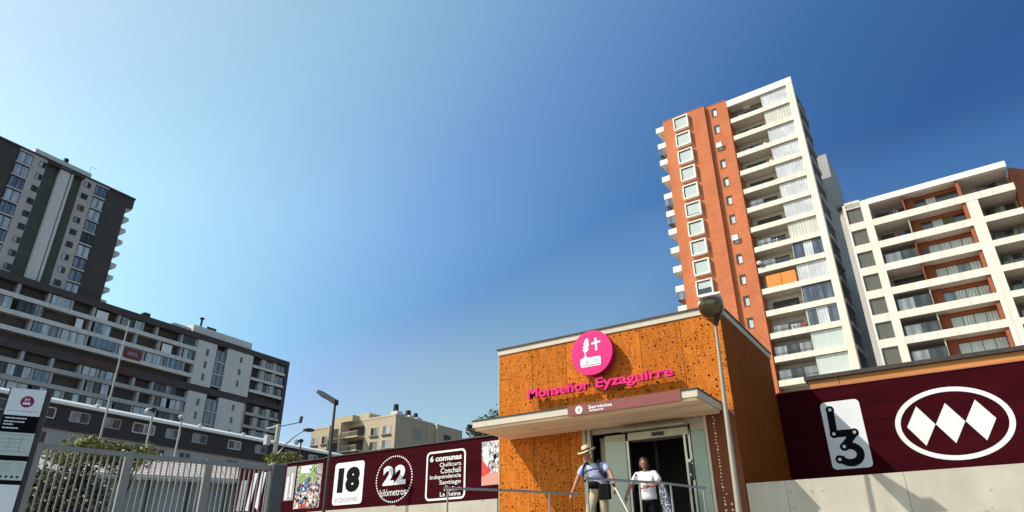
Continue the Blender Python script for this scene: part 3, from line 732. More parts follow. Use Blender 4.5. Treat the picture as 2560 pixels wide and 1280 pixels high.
# core
bx('wall', T, 'white_paint', (-.78, 0, 0, 1.0, 0, TOP), (-8.6, -.78, 2.2, 8, 0, 59.6), label='white rendered frame wall of the tower')
bx('brick_wing', T, 'tower_brick', (-17.72, -11.55, -.6, 10, 0, 60.36), (-11.55, -8.6, -.05, 10, 0, 60.36), label='orange brick wing of the tower')
bx('side_wall', T, 'brown_recess', (-.77, -.25, 1.01, 8, 0, 59.6), label='side wall with deep shade put into its dark colour')  # dark colour stands for the deep shade on this side
bx('roof_parapet', T, 'white_trim', (-8.6, .02, -.03, 0.35, 59.12, TOP+.02))
bx('rear_block', T, 'grey_render', (-4, .28, 13.9, 22, 0, 55.45), (-3, -1, 8.01, 13.89, 0, 50), label='grey rear block of the tower')
bx('coping', T, 'terracotta', (-17.76, -11.51, -.64, -.3, 60.362, 60.42), (-11.5, -8.58, -.09, .2, 60.362, 60.42))
# parapets, soffits, recess
for k in range(NB):
    zb = 59.12-PIT*(k+1)
    if zb < 2: break
    o = bx('balcony_parapet', T, 'white_paint', (-8.45, -.78, -.02, .14, zb, zb+.68))
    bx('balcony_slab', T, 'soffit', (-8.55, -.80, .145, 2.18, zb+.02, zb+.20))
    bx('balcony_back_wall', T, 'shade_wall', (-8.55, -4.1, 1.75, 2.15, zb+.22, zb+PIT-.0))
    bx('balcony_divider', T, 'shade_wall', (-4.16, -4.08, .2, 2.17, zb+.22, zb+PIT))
KN = {0:('white_curtain'),1:('cream_curtain'),2:('white_curtain'),7:('cream_curtain'),8:('blue_glass'),10:'blue_glass',12:'blind_glass',13:'blind_glass',14:'blind_glass'}
random.seed(11)
def glazing(x0, x1, y, z0, z1, n, pane, frame='white_trim', t=.05):
    b = MB(); w_ = (x1-x0)/n
    b.box(x0, x1, y-.03, y+.02, z0, z0+t, frame); b.box(x0, x1, y-.03, y+.02, z1-t, z1, frame)
    for i in range(n+1):
        xx = x0+i*w_; b.box(xx-t/2, xx+t/2, y-.034, y+.022, z0+t, z1-t, frame)
    p = MB()
    for i in range(n):
        p.box(x0+i*w_+t/2, x0+(i+1)*w_-t/2, y, y+.015, z0+t, z1-t, pane if isinstance(pane, str) else pane[i % len(pane)])
    return b, p
for k in range(NB-3):
    z0 = 59.12-PIT*(k+1)+.68; z1 = z0+PIT-.68
    if z0 < 12: break
    pn_ = KN.get(k, 'white_curtain')
    if k in (8, 11): pn_ = ('blue_glass', 'white_curtain', 'blue_glass')
    f, p = glazing(-4.05, -.80, .25, z0, z1-.06, 2 if k in (0, 1, 12, 13, 14) else 3, pn_, 'white_trim' if k not in (8, 10) else 'dark_metal')
    fo = f.build('window', T); p.build('pane', fo)
    # balcony door glass in the back wall
    b = MB(); b.box(-7.9, -4.9, 1.72, 1.745, z0-.4, z0+1.5, random.choice(('dark_glass', 'dark_recess', 'pane_dark', 'dark_glass')))
    b.build('balcony_door', T)
    b = MB()
    b.tube([(-8.35, .06, z0+.28), (-4.1, .06, z0+.28)], .03, 'railing_metal', 6)
    for i in range(4): b.tube([(-8.2+i*1.3, .06, z0-.02), (-8.2+i*1.3, .06, z0+.28)], .02, 'railing_metal', 6)
    if k not in (9,): b.build('railing', T)
    clutter(T, -8.0, -5.2, .9, z0-.45, random.Random(100+k), 2)
    if k in (5, 7, 8, 11): bx('balcony_screen', T, 'pane_grey', (-7.9, -6.3, .07, .09, z0-.0, z0+.8))
    if k in (12, 13): 
        f, p = glazing(-8.3, -4.2, .22, z0, z0+1.2, 3, ('pane_grey', 'pane_dark', 'pane_grey'), 'railing_metal'); fo = f.build('balcony_glazing', T); p.build('pane', fo)
z9 = 59.12-PIT*10+.68
bx('balcony_screen', T, 'orange_board', (-7.75, -6.05, .03, .07, z9-.05, z9+1.55), (-5.99, -4.35, .03, .07, z9-.05, z9+1.55), label='bright orange boards closing one balcony')
bx('balcony_back_wall', T, 'shade_wall', (-8.55, -4.1, 1.75, 2.15, 56.58, 59.14))
bx('roof_slab', T, 'soffit', (-8.58, -.8, .36, 2.19, 59.15, 59.4))
# satellite dish
b = MB(); b.ell((-8.1, -.35, z9+3.3), (.33, .08, .28), 'dish_white', 14, 8); b.tube([(-8.1,-.3,z9+3.2),(-8.1,.05,z9+2.9)], .03, 'dish_white', 6); b.build('satellite_dish', T)
# bay windows on the brick wing
random.seed(4)
zt = 59.85
proto = None
for k in range(20):
    z1 = zt-2.80*k; z0 = z1-2.10
    if z0 < 12: break
    b = MB(); x0, x1 = -16.02, -13.88; t = .17; yf = -1.12
    b.box(x0, x1, yf, -.605, z1-t, z1, 'white_trim'); b.box(x0, x1, yf, -.605, z0, z0+t, 'white_trim')
    b.box(x0, x0+t, yf+.002, -.605, z0+t, z1-t, 'white_trim'); b.box(x1-t, x1, yf+.002, -.605, z0+t, z1-t, 'white_trim')
    fo = b.build('bay_window', T)
    p = MB(); pm = 'blind_glass'
    p.box(x0+t, x1-t, yf+.16, yf+.18, z0+t, z1-t, pm)
    if k in (1, 7): p.box(x0+1.0, x0+1.05, yf+.12, yf+.158, z0+t, z1-t, 'white_trim')
    if k in (9, 5): p.box(x0+t, x1-t, yf+.13, yf+.155, z0+t, z0+(.95 if k == 9 else .35), 'dark_glass')
    p.box(x0+t, x1-t, yf+.10, yf+.155, z1-t-.10, z1-t, 'dark_metal'); p.box(x0+t, x0+t+.07, yf+.10, yf+.155, z0+t, z1-t-.1, 'dark_metal')
    p.build('pane', fo)
# small windows in recess brick
for k in range(20):
    z1 = 59.66-2.80*k; z0 = z1-1.32
    if z0 < 12: break
    b = MB(); x0, x1 = -10.80, -10.02
    b.box(x0, x1, -.062, -.052, z0, z1, 'dark_recess'); b.box(x0+.30, x1-.04, -.075, -.063, z0+.05, z1-.38, 'white_curtain')
    if k == 2 or k == 7: b.prism([(x0+.02, z0+.35), (x1-.02, z0+.35), (x1-.02, z1-.25), (x0+.02, z1-.25)], -.45, -.42, 'white_trim')
    b.box(x0-.02, x1+.02, -.10, -.052, z0-.06, z0-.002, 'tower_brick')
    b.build('small_window', T)
# balconies past the brick wing's left corner
for k in range(17):
    z1 = 60.15-2.78*k
    bx('corner_balcony', T, 'white_trim', (-19.15, -17.73, .1, 3.2, z1-.82, z1), (-18.95, -17.73, .3, 3.0, z1-.95, z1-.822))
    bx('corner_window', T, random.choice(('blue_glass', 'shade_wall', 'dark_glass', 'pane_grey')) if k != 3 else 'terracotta', (-18.4, -17.73, 1.2, 3.0, z1-2.7, z1-.955))
    if k in (1, 4, 5, 9, 12, 14): bx('corner_glazing', T, 'pane_blue', (-19.1, -19.06, .15, 3.1, z1-2.7+.75, z1-.955), (-19.05, -17.75, .12, .15, z1-2.7+.75, z1-.955))
# roof bits, side ledges
bx('roof_vent', T, 'white_trim', (-6.6, -6.1, 1.5, 2.0, 60.0, 60.9), (-6.9, -5.9, 1.3, 2.2, 58.91, 60.0))
for k in range(17):
    bx('side_ledge', T, 'grey_render', (-.24, -.02, 2.5, 7.5, 57.0-PIT*k, 57.5-PIT*k))
bx('gap_shade_block', T, 'dark_recess', (.33, 3.4, 16, 22, 0, 47.6), label='dark block standing for the shaded gap between tower and lower block')  # near-black box put in the gap to stand for its shade
for k in range(14):
    bx('gap_ledge', T, 'brown_recess', (.34, 3.3, 15.6, 15.98, 46.6-PIT*k, 46.9-PIT*k))

# ------------------------------------------------------------------ white and brick apartment block
A = thing('apartment_block', 'white grid apartment block with brick lined balconies beside the tall tower', 'apartment building', (10.43, 71.24, 0), aT)
P2 = 2.56; TA = 37.05
bx('wall', A, 'white_paint', (-14.5, -14.32, 0, 12, 0, TA), (-12.85, -12.14, 0, 12, 0, TA), (-14.32, -12.85, .3, 12, 0, TA-.1))
b = MB(); b.raw([(-14.5,0.01,0),(-15.35,3,0),(-15.35,12,0),(-14.51,12,0),(-14.5,0.01,TA+.05),(-15.35,3,TA+.05),(-15.35,12,TA+.05),(-14.51,12,TA+.05)], [(0,4,5,1),(1,5,6,2),(4,7,6,5),(0,1,2,3),(0,3,7,4),(2,6,7,3)], 'grey_render'); b.build('corner_splay', A)  # grey colour stands for the tower's shade on this corner face
bx('core_wall', A, 'shade_wall', (-12.14, 4.2, 2.6, 12, 0, TA-.6))
bx('roof_parapet', A, 'white_trim', (-12.14, .05, -.06, .5, 36.42, TA))
bx('roof_slab', A, 'soffit', (-12.1, 0, .51, 2.58, 36.45, 36.6))
bx('pier', A, 'white_paint', (-3.95, -2.98, -.02, .45, 0, 33.9), (-12.16, -12.1, -.03, .4, 0, 36.4))
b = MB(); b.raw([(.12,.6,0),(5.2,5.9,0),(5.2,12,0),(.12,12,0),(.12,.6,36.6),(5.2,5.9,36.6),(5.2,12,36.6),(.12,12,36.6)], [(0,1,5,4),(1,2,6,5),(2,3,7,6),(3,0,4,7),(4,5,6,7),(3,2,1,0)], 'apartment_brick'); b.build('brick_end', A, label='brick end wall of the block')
bx('roof_tank', A, 'dark_metal', (-15.2, -14.1, .4, 1.4, TA+.06, TA+.4))
for k in range(14):
    zb = 33.86-P2*k
    if zb < 3: break
    bx('balcony_parapet', A, 'white_paint', (-12.09, -3.955, -.04, .12, zb, zb+.74) if k else (-12.09, .1, -.04, .12, zb, zb+.74))
    if k: bx('balcony_parapet', A, 'white_paint', (-2.975, .1, -.04, .12, zb, zb+.62))
    bx('balcony_slab', A, 'soffit', (-12.1, -3.97, .125, 2.58, zb+.03, zb+.22), (-2.97, .08, .46, 2.58, zb+.03, zb+.22))
    zf = zb+.23; zc = zb+P2+.02
    # brick lined right part, enclosed
    bx('brick_reveal', A, 'apartment_brick', (-8.95, -8.1, 1.3, 1.6, zf, zc), (-4.30, -4.0, .13, 1.75, zf, zc), (-8.1, -4.31, 1.42, 1.7, zc-.40, zc))
    f, p = glazing(-8.08, -4.33, 1.5, zf+.05, zc-.41, 4, random.choice([('white_curtain', 'white_curtain', 'pane_grey', 'white_curtain'), ('pane_blue', 'white_curtain', 'white_curtain', 'white_curtain'), ('blind_glass', 'white_curtain', 'blind_glass', 'white_curtain')]) if k > 1 else ('dark_glass', 'white_curtain', 'leaf_dark' if k == 1 else 'dark_glass', 'dark_glass'), 'railing_metal')
    fo = f.build('window', A); p.build('pane', fo)
    clutter(A, -11.6, -9.6, 1.0, zf, random.Random(300+k), 2); clutter(A, -2.6, -.7, 1.0, zf, random.Random(400+k), 1)
    # open left part
    b = MB(); b.box(-11.9, -9.2, 2.5, 2.58, zf, zc-.3, random.choice(('dark_glass', 'dark_recess', 'dark_glass', 'pane_dark'))); b.build('balcony_door', A)
    if k in (2, 4, 5, 6, 7):
        f, p = glazing(-11.9, -9.05, .2, zf+.45, zc-.75 if k != 4 else zc-.55, 2, ('pane_grey', 'pane_dark'), 'railing_metal'); fo = f.build('balcony_glazing', A); p.build('pane', fo)
    else:
        b = MB(); b.tube([(-12, .05, zb+.98), (-9, .05, zb+.98)], .025, 'railing_metal', 6); b.build('railing', A)
    f, p = glazing(-2.6, -.2, 2.3, zf, zc-.3, 3, random.choice([('dark_glass', 'pane_grey', 'dark_glass'), ('pane_blue', 'dark_glass', 'pane_grey')]), 'railing_metal'); fo = f.build('window', A); p.build('pane', fo)
    bx('party_wall', A, 'apartment_brick' if k in (0, 2, 3) else 'shade_wall', (-9.05, -8.96, .2, 2.5, zf, zc))
    # screened stair opening
    z1 = zb+P2+.02
    b = MB(); b.box(-14.32, -12.85, .02, .295, z1-.02+.0, z1+.82, 'white_paint'); b.build('spandrel', A)
    bx('screened_opening', A, 'screen_glass', (-14.31, -12.86, .2, .24, zb+.85, z1-.03))
bx('spandrel', A, 'white_paint', (-14.32, -12.85, .02, .295, 36.5, TA))
b = MB()
for i in range(40):
    a = random.uniform(0, 2*PI); r_ = random.uniform(.05, .35); c = Vector((-10.6+r_*math.cos(a), .3, 24.5+.6*random.random()+r_*math.sin(a)))
    d = Vector((random.uniform(-1,1), random.uniform(-1,1), random.uniform(-.3,1))).normalized()*.22; e = Vector((-d.z, 0, d.x))*.3
    b.face([c-e, c+d, c+e], 'leaf_yellow')
b.build('potted_plant', A)

# ------------------------------------------------------------------ grey tower on the left
aL = R(93.25)
S = .867
G = thing('grey_tower', 'tall grey and charcoal apartment tower rising over the long block', 'apartment tower', (-130.83, 57.72, 0), aL)
GT = 72.3
bx('wall', G, 'charcoal_render', (-30, -1.1, .02, 18, 0, GT), label='charcoal rendered body')
bx('roof_edge', G, 'charcoal_render', (-30, .25, -.25, 18, GT-.0, GT+.35), (-1.1, .2, 0, 6, GT-2.0, GT-.01))
bx('facade_band', G, 'taupe_render', (-19.45, -17.10, -.12, .02, 46.5, GT-.02), (-10.58, -7.88, -.12, .02, 46.5, GT-.02), (-21.9, -19.45, -.121, -.02, GT-.45, GT-.03), (-7.88, -5.3, -.121, -.02, GT-.4, GT-.03))
bx('central_rib', G, 'pale_render', (-14.85, -13.05, -.75, .02, 47, GT-.3), (-12.85, -12.42, -.75, .02, 47, GT-.6))
bx('rib_joint', G, 'dark_recess', (-13.05, -12.85, -.4, .02, 47, GT-.7))
bx('louvre_strip', G, 'louvre', (-17.08, -14.87, -.02, .019, 47, GT-.2), (-12.40, -10.6, -.02, .019, 47, GT-.3))
bx('canopy_slab', G, 'charcoal_render', (-17.1, -10.5, -1.1, -.13, GT-.9, GT-.55))
bx('penthouse', G, 'pale_render', (-19.3, -8.9, .6, 8, GT+.36, GT+1.7), label='pale machine room on the roof')
b = MB(); b.tube([(-13.9, .8, GT+1.7), (-13.9, .8, GT+2.4)], .45, 'dark_metal', 10); b.build('roof_vent', G)
b = MB(); b.tube([(-9.3,.8,GT+1.7),(-9.3,.8,GT+3.2)], .03, 'dark_metal', 5); b.tube([(-9.3,.8,GT+3.1),(-8.2,.8,GT+3.3)], .03, 'dark_metal', 5); b.build('aerial', G)
random.seed(21)
for k in range(10):
    zt_ = GT-.55-2.6*k
    for (x0, x1) in ((-21.85, -19.5), (-7.83, -5.6)):
        pm = random.choice(('pane_bright', 'pane_bright', 'pane_bright', 'pane_blue')) if x0 < -10 else ['pane_blue', 'pane_bright', 'pane_bright', 'pane_grey', 'pane_dark', 'pane_bright', 'pane_blue', 'pane_blue', 'pane_bright', 'pane_bright'][k]
        f, p = glazing(x0, x1, -.10, zt_-2.15, zt_, 2, pm, 'dark_metal', .09)
        fo = f.build('window', G); p.build('pane', fo)
        bx('sill', fo, 'pale_render', (x0-.08, x1+.08, -.22, -.02, zt_-2.38, zt_-2.16))
    for (x0, x1) in ((-18.25, -17.2), (-9.95, -8.8)):
        pm = random.choice(('pane_dark', 'pane_dark', 'pane_grey', 'pane_bright'))
        if k == 2 and x0 > -10: pm = 'terracotta'
        f, p = glazing(x0, x1, -.14, zt_-1.35, zt_-.2, 2, (pm, 'pane_dark'), 'dark_metal', .07)
        fo = f.build('small_window', G); p.build('pane', fo)
    b = MB(); z = GT-2.55-2.6*k
    for i in range(9):
        pass
    n_ = 9
    outer = [(-1.1+1.55*math.sin(PI/2*min(1, i/5)) if i <= 5 else .45, i) for i in range(n_)]
    b.prism([(-1.1, z+1.15), (-1.1, z-.25), (-.55, z-.1), (.05, z+.12), (.3, z+.3), (.38, z+.75), (.3, z+1.12)][::1], .6, 4.6, 'pale_render')
    b.build('corner_balcony', G)

# ------------------------------------------------------------------ long block
Lb = thing('long_block', 'long grey apartment block with stepped balcony bands and charcoal roof band', 'apartment building', (-130.26, 101.28, 0), aL)
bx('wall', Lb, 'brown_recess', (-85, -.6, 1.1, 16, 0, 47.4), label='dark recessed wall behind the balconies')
bx('roof_band', Lb, 'charcoal_render', (-85, .3, -.35, 16.2, 46.85, 48.1))
bx('end_column', Lb, 'charcoal_render', (-.58, .32, -.3, 16, 0, 46.84))
bx('middle_band', Lb, 'charcoal_render', (-85, -10.0, -.12, 1.08, 35.95, 37.4), (-9.99, -.6, -.10, 1.08, 36.4, 37.4))
bx('stair_panel', Lb, 'pale_render', (-24.6, -20.0, -.25, 1.09, 37.42, 46.83), (-17.15, -10.3, -.25, 1.09, 37.42, 46.83), (-24.6, -20.3, -.25, 1.09, 20, 35.93), (-17.15, -10.6, -.25, 1.09, 20, 35.93))
bx('stair_panel_edge', Lb, 'grey_render', (-10.28, -10.0, -.05, 1.09, 20, 46.8))
bx('penthouse', Lb, 'pale_render', (-25.6, -10.2, 1.0, 9, 48.12, 50.1), (-29.5, -25.61, 2.0, 9, 48.12, 49.5), label='pale rooftop machine room')
b = MB(); b.tube([(-23.7, 1.5, 50.1), (-23.7, 1.5, 52.0)], .22, 'dark_metal', 8); b.tube([(-23.7, 1.5, 51.9), (-23.7, 1.5, 52.2)], .5, 'dark_metal', 8)
b.build('chimney', Lb)
for x in (-21.8, -21.0, -20.2): b = MB(); b.tube([(x, 1.5, 50.1), (x, 1.5, 50.7)], .35, 'dark_metal', 8); b.build('roof_vent', Lb)
bx('roof_box', Lb, 'dark_metal', (-37.4, -36.2, -.3, 1, 48.11, 48.8))
tops = [45.0, 42.15, 39.4, None, 34.3, 31.55, 28.8, 26.1]
prev = 46.84
random.seed(33)
for k, tp in enumerate(tops):
    if tp is None: prev = 35.94; lo_ = 37.42; continue
    if tp:
        bx('balcony_parapet', Lb, 'grey_render' if k > 3 else 'pale_render', (-85, -24.62, -.22, -.02, tp-.78, tp))
        bx('balcony_parapet', Lb, 'pale_render' if k < 4 else 'grey_render', (-9.98, -.6, -.22, -.02, tp-.62, tp))
        bx('balcony_slab', Lb, 'grey_render', (-85, -24.63, -.018, 1.09, tp-.76, tp-.62))
    top_open = prev-.02; bot = tp+.01
    x = -84.5+random.uniform(0, 1)
    while x < -26.5:
        w_ = random.choice((2.4, 3.2, 4.1, 4.1, 4.8))
        if x+w_ > -25.2: w_ = -25.2-x
        if w_ < 1.2: break
        t = random.random()
        if t < .74:
            pm = random.choice([('pane_bright',), ('pane_bright', 'pane_grey'), ('pane_blue', 'pane_bright', 'pane_grey'), ('pane_blue',), ('pane_grey', 'pane_dark', 'pane_bright'), ('pane_dark', 'pane_bright'), ('pane_dark', 'pane_dark', 'pane_grey'), ('blind_glass', 'pane_bright')])
            f, p = glazing(x, x+w_, .0+.0, bot, top_open, max(2, int(w_/1.1)), pm, 'dark_metal', .08)
            fo = f.build('glazed_balcony', Lb); p.build('pane', fo)
        elif t < .80:
            bx('closed_panel', Lb, 'print_white', (x+.1, x+w_*.55, -.0, .05, bot, top_open-.3))
        x += w_
        bx('divider', Lb, 'grey_render', (x+.02, x+.55, .02, 1.08, bot, top_open)) if random.random() < .75 else None
        x += random.uniform(.6, .9)
    for (x0, x1, pm) in ((-9.7, -7.6, 'pane_dark'), (-6.3, -4.4, 'pane_blue'), (-3.1, -.7, 'pane_grey')):
        pm = random.choice((pm, 'pane_dark', 'pane_grey'))
        if x0 < -9: bx('open_balcony', Lb, 'dark_recess', (x0, x1, .9, 1.0, bot, top_open))
        else:
            f, p = glazing(x0, x1, .0, bot+.05, top_open-.15, 2, (pm, 'pane_grey'), 'dark_metal', .08); fo = f.build('window', Lb); p.build('pane', fo)
    bx('pier', Lb, 'taupe_render', (-7.55, -6.35, -.02, 1.08, bot, top_open), (-4.35, -3.15, -.02, 1.08, bot, top_open))
    prev = tp-.78
# slit windows and stair glazing
for zc_ in (44.6, 41.9, 39.3, 34.0, 31.3, 28.6):
    for xc in (-22.1, -13.4):
        bx('slit_window', Lb, 'dark_glass', (xc-.33, xc+.33, -.262, -.252, zc_-.75+(.6 if xc > -20 else 0), zc_+.75+(.4 if xc > -20 else 0)))
    f, p = glazing(-19.9, -17.25, .1, zc_-1.1, zc_+1.35, 2, ('pane_grey', 'pane_blue'), 'dark_metal', .1); fo = f.build('stair_window', Lb); p.build('pane', fo)
    bx('stair_spandrel', Lb, 'pale_render', (-19.95, -17.2, .02, .2, zc_-1.35, zc_-1.12))
bx('brown_panel', Lb, 'terracotta_dark', (-47, -36, -.14, -.125, 36.1, 37.3))
q_ = MB(); q_.box(-39.5, -36.1, -.32, -.24, 40.0-.9, 41.1, 'banner_red'); q_.box(-38.9, -36.7, -.335, -.322, 40.0-.2, 40.0+.1, 'pane_grey'); q_.box(-38.7, -37.0, -.335, -.322, 40.0+.2, 40.0+.42, 'pane_grey'); q_.build('banner', Lb, label='red and white banner hung on a balcony')
bx('laundry', Lb, 'pane_blue', (-46.0, -41.5, -.30, -.25, 39.6, 41.4), label='blue sheeting hung over a balcony')

# ------------------------------------------------------------------ low dark building
K = thing('low_dark_building', 'low building clad in black with a bright white roof edge', 'building', (-82.68, 72.74, 0), aL)
bx('wall', K, 'grey_render', (-62, 10, .3, 10, 0, 16.2), label='grey lower storey wall')
bx('cladding', K, 'black_cladding', (-62, 10.05, 0, 10, 16.2, 18.55))
b = MB(); b.raw([(-62,-.5,18.55),(10.1,-.5,18.55),(10.1,-.5,18.86),(-62,-.5,18.86),(-62,10,21.4),(10.1,10,21.4),(10.1,10,18.6),(-62,10,18.6)], [(0,1,2,3),(3,2,5,4),(4,5,6,7),(7,6,1,0),(0,3,4,7),(1,6,5,2)], 'roof_edge'); b.build('roof', K)
random.seed(9)
for i, (x0, x1) in enumerate(((-55, -53), (-50.6, -48.2), (-46.3, -44.1), (-41.6, -39.4), (-37.8, -35.7), (-34.0, -32.1), (-30.5, -27.8), (-26.2, -24.3), (-22.5, -20.4), (-17, -15), (-12.5, -10.6), (-7, -5.2), (-2.4, -.6))):
    f, p = glazing(x0, x1, -.03, 17.0, 18.15, 2, random.choice((('pane_blue', 'pane_dark'), ('pane_grey', 'pane_dark'), ('pane_dark', 'pane_grey'))), 'grey_render' if i % 3 else 'white_trim', .09)
    fo = f.build('window', K); p.build('pane', fo)
for i in range(16):
    x0 = -52.5+i*3.6
    if i in (4, 9): continue
    f, p = glazing(x0, x0+random.choice((1.6, 2.2, 2.6)), .27, 14.2, 15.7, 2, random.choice((('pane_dark',), ('pane_grey', 'pane_dark'), ('pane_bright', 'pane_grey'))), 'taupe_render', .09)
    fo = f.build('lower_window', K); p.build('pane', fo)
bx('ledge', K, 'charcoal_render', (-62, 10, .0, .3, 16.05, 16.19))
for x in (-47, -40.5, -34.6, -21.0, -14):
    b = MB(); b.tube([(x, 1, 18.7), (x, 1, 19.5)], .18, 'dish_white', 8); b.ell((x, 1, 19.45), (.32, .32, .2), 'dish_white', 10, 6); b.build('roof_vent', K)

# ------------------------------------------------------------------ beige block
s = 1.27
B = thing('beige_block', 'beige stepped apartment building behind the black lamp post', 'apartment building', (-86.42, 93.07, 0), 0)
BT = 28.45
bx('wall', B, 'beige_render', (-15.3, 0, 0, 19.6, 0, BT), (-23.5, -15.3, .6, 19, 0, BT-.1))
bx('parapet', B, 'beige_trim', (-15.35, .06, -.06, .3, BT-.001, BT+.32), (-.3, .06, .3, 11.2, BT-.001, BT+.32), (-23.5, -15.36, .54, .9, BT-.099, BT+.2))
bx('side_bay', B, 'beige_render', (.01, .8, 11.2, 19.5, 0, BT+.05), (.01, .5, 9.2, 11.19, 0, BT-.6))
bx('side_column', B, 'beige_trim', (.79, 1.0, 11.0, 11.5, 0, BT+.1))
bx('penthouse', B, 'beige_render', (-11.3, -8.4, 1.5, 6, BT+.33, BT+1.8), (-10, -2, 3, 9, BT+.33, BT+1.2))
bx('balcony_bay', B, 'beige_render', (-15.4, -12.4, -1.6, -.01, 0, BT+.9), (-12.4, -9.4, -1.9, -.01, BT-.2, BT+.95))
bx('bay_pier', B, 'beige_trim', (-12.5, -12.1, -2.2, -.02, 0, BT-.25), (-15.5, -15.2, -2.2, -1.62, 0, BT-.4))
for k in range(5):
    zf = BT-1.2-2.6*k-1.9
    bx('balcony_slab', B, 'beige_trim', (-12.05, -7.7, -2.0, -.02, zf-.25, zf), (-15.1, -12.55, -2.15, -1.63, zf-.25, zf))
    bx('recess_shade_sheet', B, 'dark_recess', (-11.9, -7.9, -.06, -.015, zf+.02, zf+2.1), (-15.05, -12.6, -1.66, -1.61, zf+.02, zf+1.9))  # flat near-black sheets on the wall stand for shaded recesses
    b = MB()
    for i in range(15): b.box(-12+i*.3, -11.95+i*.3, -1.98, -1.95, zf+.01, zf+.85, 'beige_trim')
    b.box(-12.05, -7.75, -1.99, -1.94, zf+.851, zf+.92, 'beige_trim'); b.build('railing', B)
    for (x0, x1) in ((-6.2, -4.3), (-3.1, -1.05), (-20.2, -18.4), (-23.2, -21.4)):
        yy = -.03 if x0 > -15 else .57
        f, p = glazing(x0, x1, yy, BT-3.25-2.6*k, BT-1.6-2.6*k, 2, random.choice((('pane_dark', 'pane_grey'), ('pane_grey', 'pane_bright'))), 'beige_trim', .1)
        fo = f.build('window', B); p.build('pane', fo); bx('sill', fo, 'brown_recess', (x0-.15, x1+.15, yy-.25, yy-.04, BT-3.45-2.6*k, BT-3.26-2.6*k))
    b = MB(); b.box(.01, .05, 4.8, 7.4, BT-3.25-2.6*k, BT-1.5-2.6*k, 'pane_grey'); b.box(.052, .09, 4.7, 4.9, BT-3.25-2.6*k, BT-1.5-2.6*k, 'beige_trim'); b.box(.052, .09, 6.0, 6.15, BT-3.25-2.6*k, BT-1.5-2.6*k, 'beige_trim'); b.box(.052, .2, 4.6, 7.5, BT-3.4-2.6*k, BT-3.26-2.6*k, 'beige_trim'); b.build('side_window', B)
    b = MB(); b.box(.81, .85, 13.4, 15.6, BT-3.1-2.6*k, BT-1.6-2.6*k, 'brown_recess'); b.build('side_window', B)
for (x, y, h, r_) in ((-1.3, .8, 1.3, .45), (-1.2, 4.2, .9, .5), (-1.2, 6.4, .8, .4)):
    b = MB(); b.box(x-.8, x+.8, y, y+1.5, BT+.33, BT+.33+h*.6, 'tank_white'); b.tube([(x, y+.5, BT+.33+h*.6), (x, y+.5, BT+.5+h*1.5)], [r_*1.2, r_], 'dark_metal', 10); b.build('roof_tank', B)

# small building seen under the canopy end
C = thing('small_grey_building', 'small grey building peeping out under the canopy end', 'building', (-36.2, 47.6, 0), 0)
bx('wall', C, 'pale_render', (1.2, 9, 0, 8, 0, 12.9)); bx('roof', C, 'roof_dark', (.6, 9.3, -.3, 8.3, 12.9, 13.2)); bx('shutter', C, 'charcoal_render', (1.5, 2.2, -.05, -.005, 11.8, 12.7), (2.9, 3.5, -.05, -.005, 11.8, 12.7))

# ------------------------------------------------------------------ vegetation
def tree(name, label, cat, loc, rad, leafmat, n, size, stem_h, group=None, seed=1, clumps=9, blossoms=0):
    rnd = random.Random(seed)
    t = thing(name, label, cat, loc, 0, group)
    b = MB()
    b.tube([(0,0,0), (.05,0,stem_h*.6), (.0,.05,stem_h+rad[2]*.3)], [.10*rad[0], .07*rad[0], .03*rad[0]], 'bark', 8)
    cl = []
    for i in range(clumps):
        while 1:
            p = Vector((rnd.uniform(-1,1), rnd.uniform(-1,1), rnd.uniform(-1,1)))
            if p.length < 1: break
        c = Vector((p.x*rad[0]*.72, p.y*rad[1]*.72, stem_h+rad[2]+p.z*rad[2]*.72)); cl.append((c, rnd.uniform(.28, .5)))
        b.tube([(0,0,stem_h*.5), tuple(Vector((0,0,stem_h*.7)).lerp(c, .5)+Vector((0,0,.05))), tuple(c)], [.04*rad[0], .025*rad[0], .008*rad[0]], 'bark', 5)
    b.build('trunk', t)
    b = MB()
    for i in range(n):
        c, r_ = cl[rnd.randrange(len(cl))]
        d = Vector((rnd.gauss(0,1), rnd.gauss(0,1), rnd.gauss(0,1))).normalized()
        p = c+Vector((d.x*rad[0], d.y*rad[1], d.z*rad[2]))*r_*rnd.uniform(.45, 1.12)
        a = Vector((rnd.gauss(0,1), rnd.gauss(0,1), rnd.gauss(0,.6))).normalized(); e = a.cross(Vector((rnd.gauss(0,1), rnd.gauss(0,1), rnd.gauss(0,1)))).normalized()
        s_ = size*rnd.uniform(.6, 1.3)
        b.face([p-a*s_, p-e*s_*.4, p+a*s_, p+e*s_*.4], leafmat)
    b.build('crown', t)
    if blossoms:
        b = MB()
        for i in range(blossoms):
            c, r_ = cl[rnd.randrange(len(cl))]; d = Vector((rnd.uniform(.2,1), rnd.uniform(-1,.3), rnd.uniform(-.6,1))).normalized()
            p = c+Vector((d.x*rad[0], d.y*rad[1], d.z*rad[2]))*r_*1.1
            b.ell(p, (.035,.035,.03), 'blossom', 6, 4)
        b.build('blossoms', t)
    return t
tree('flowering_shrub', 'large dark shrub with pale yellow blossoms behind the fence pickets', 'shrub', (-20.3, 9.15, 2.15), (1.35, 1.35, 1.25), 'leaf_mixed', 5200, .07, .2, seed=2, clumps=16, blossoms=55)
tree('shrub', 'yellow green shrub topping the fence rail at left', 'shrub', (-20.05, 9.1, 2.15), (1.25, 1.35, .5), 'leaf_yellow', 3400, .06, 2.0, seed=3, clumps=12)
tree('shrub', 'rounded yellow green shrub right of the larger one at the fence', 'shrub', (-19.45, 10.25, 2.15), (.78, .78, .55), 'leaf_yellow', 2000, .06, 1.85, seed=5, clumps=8)
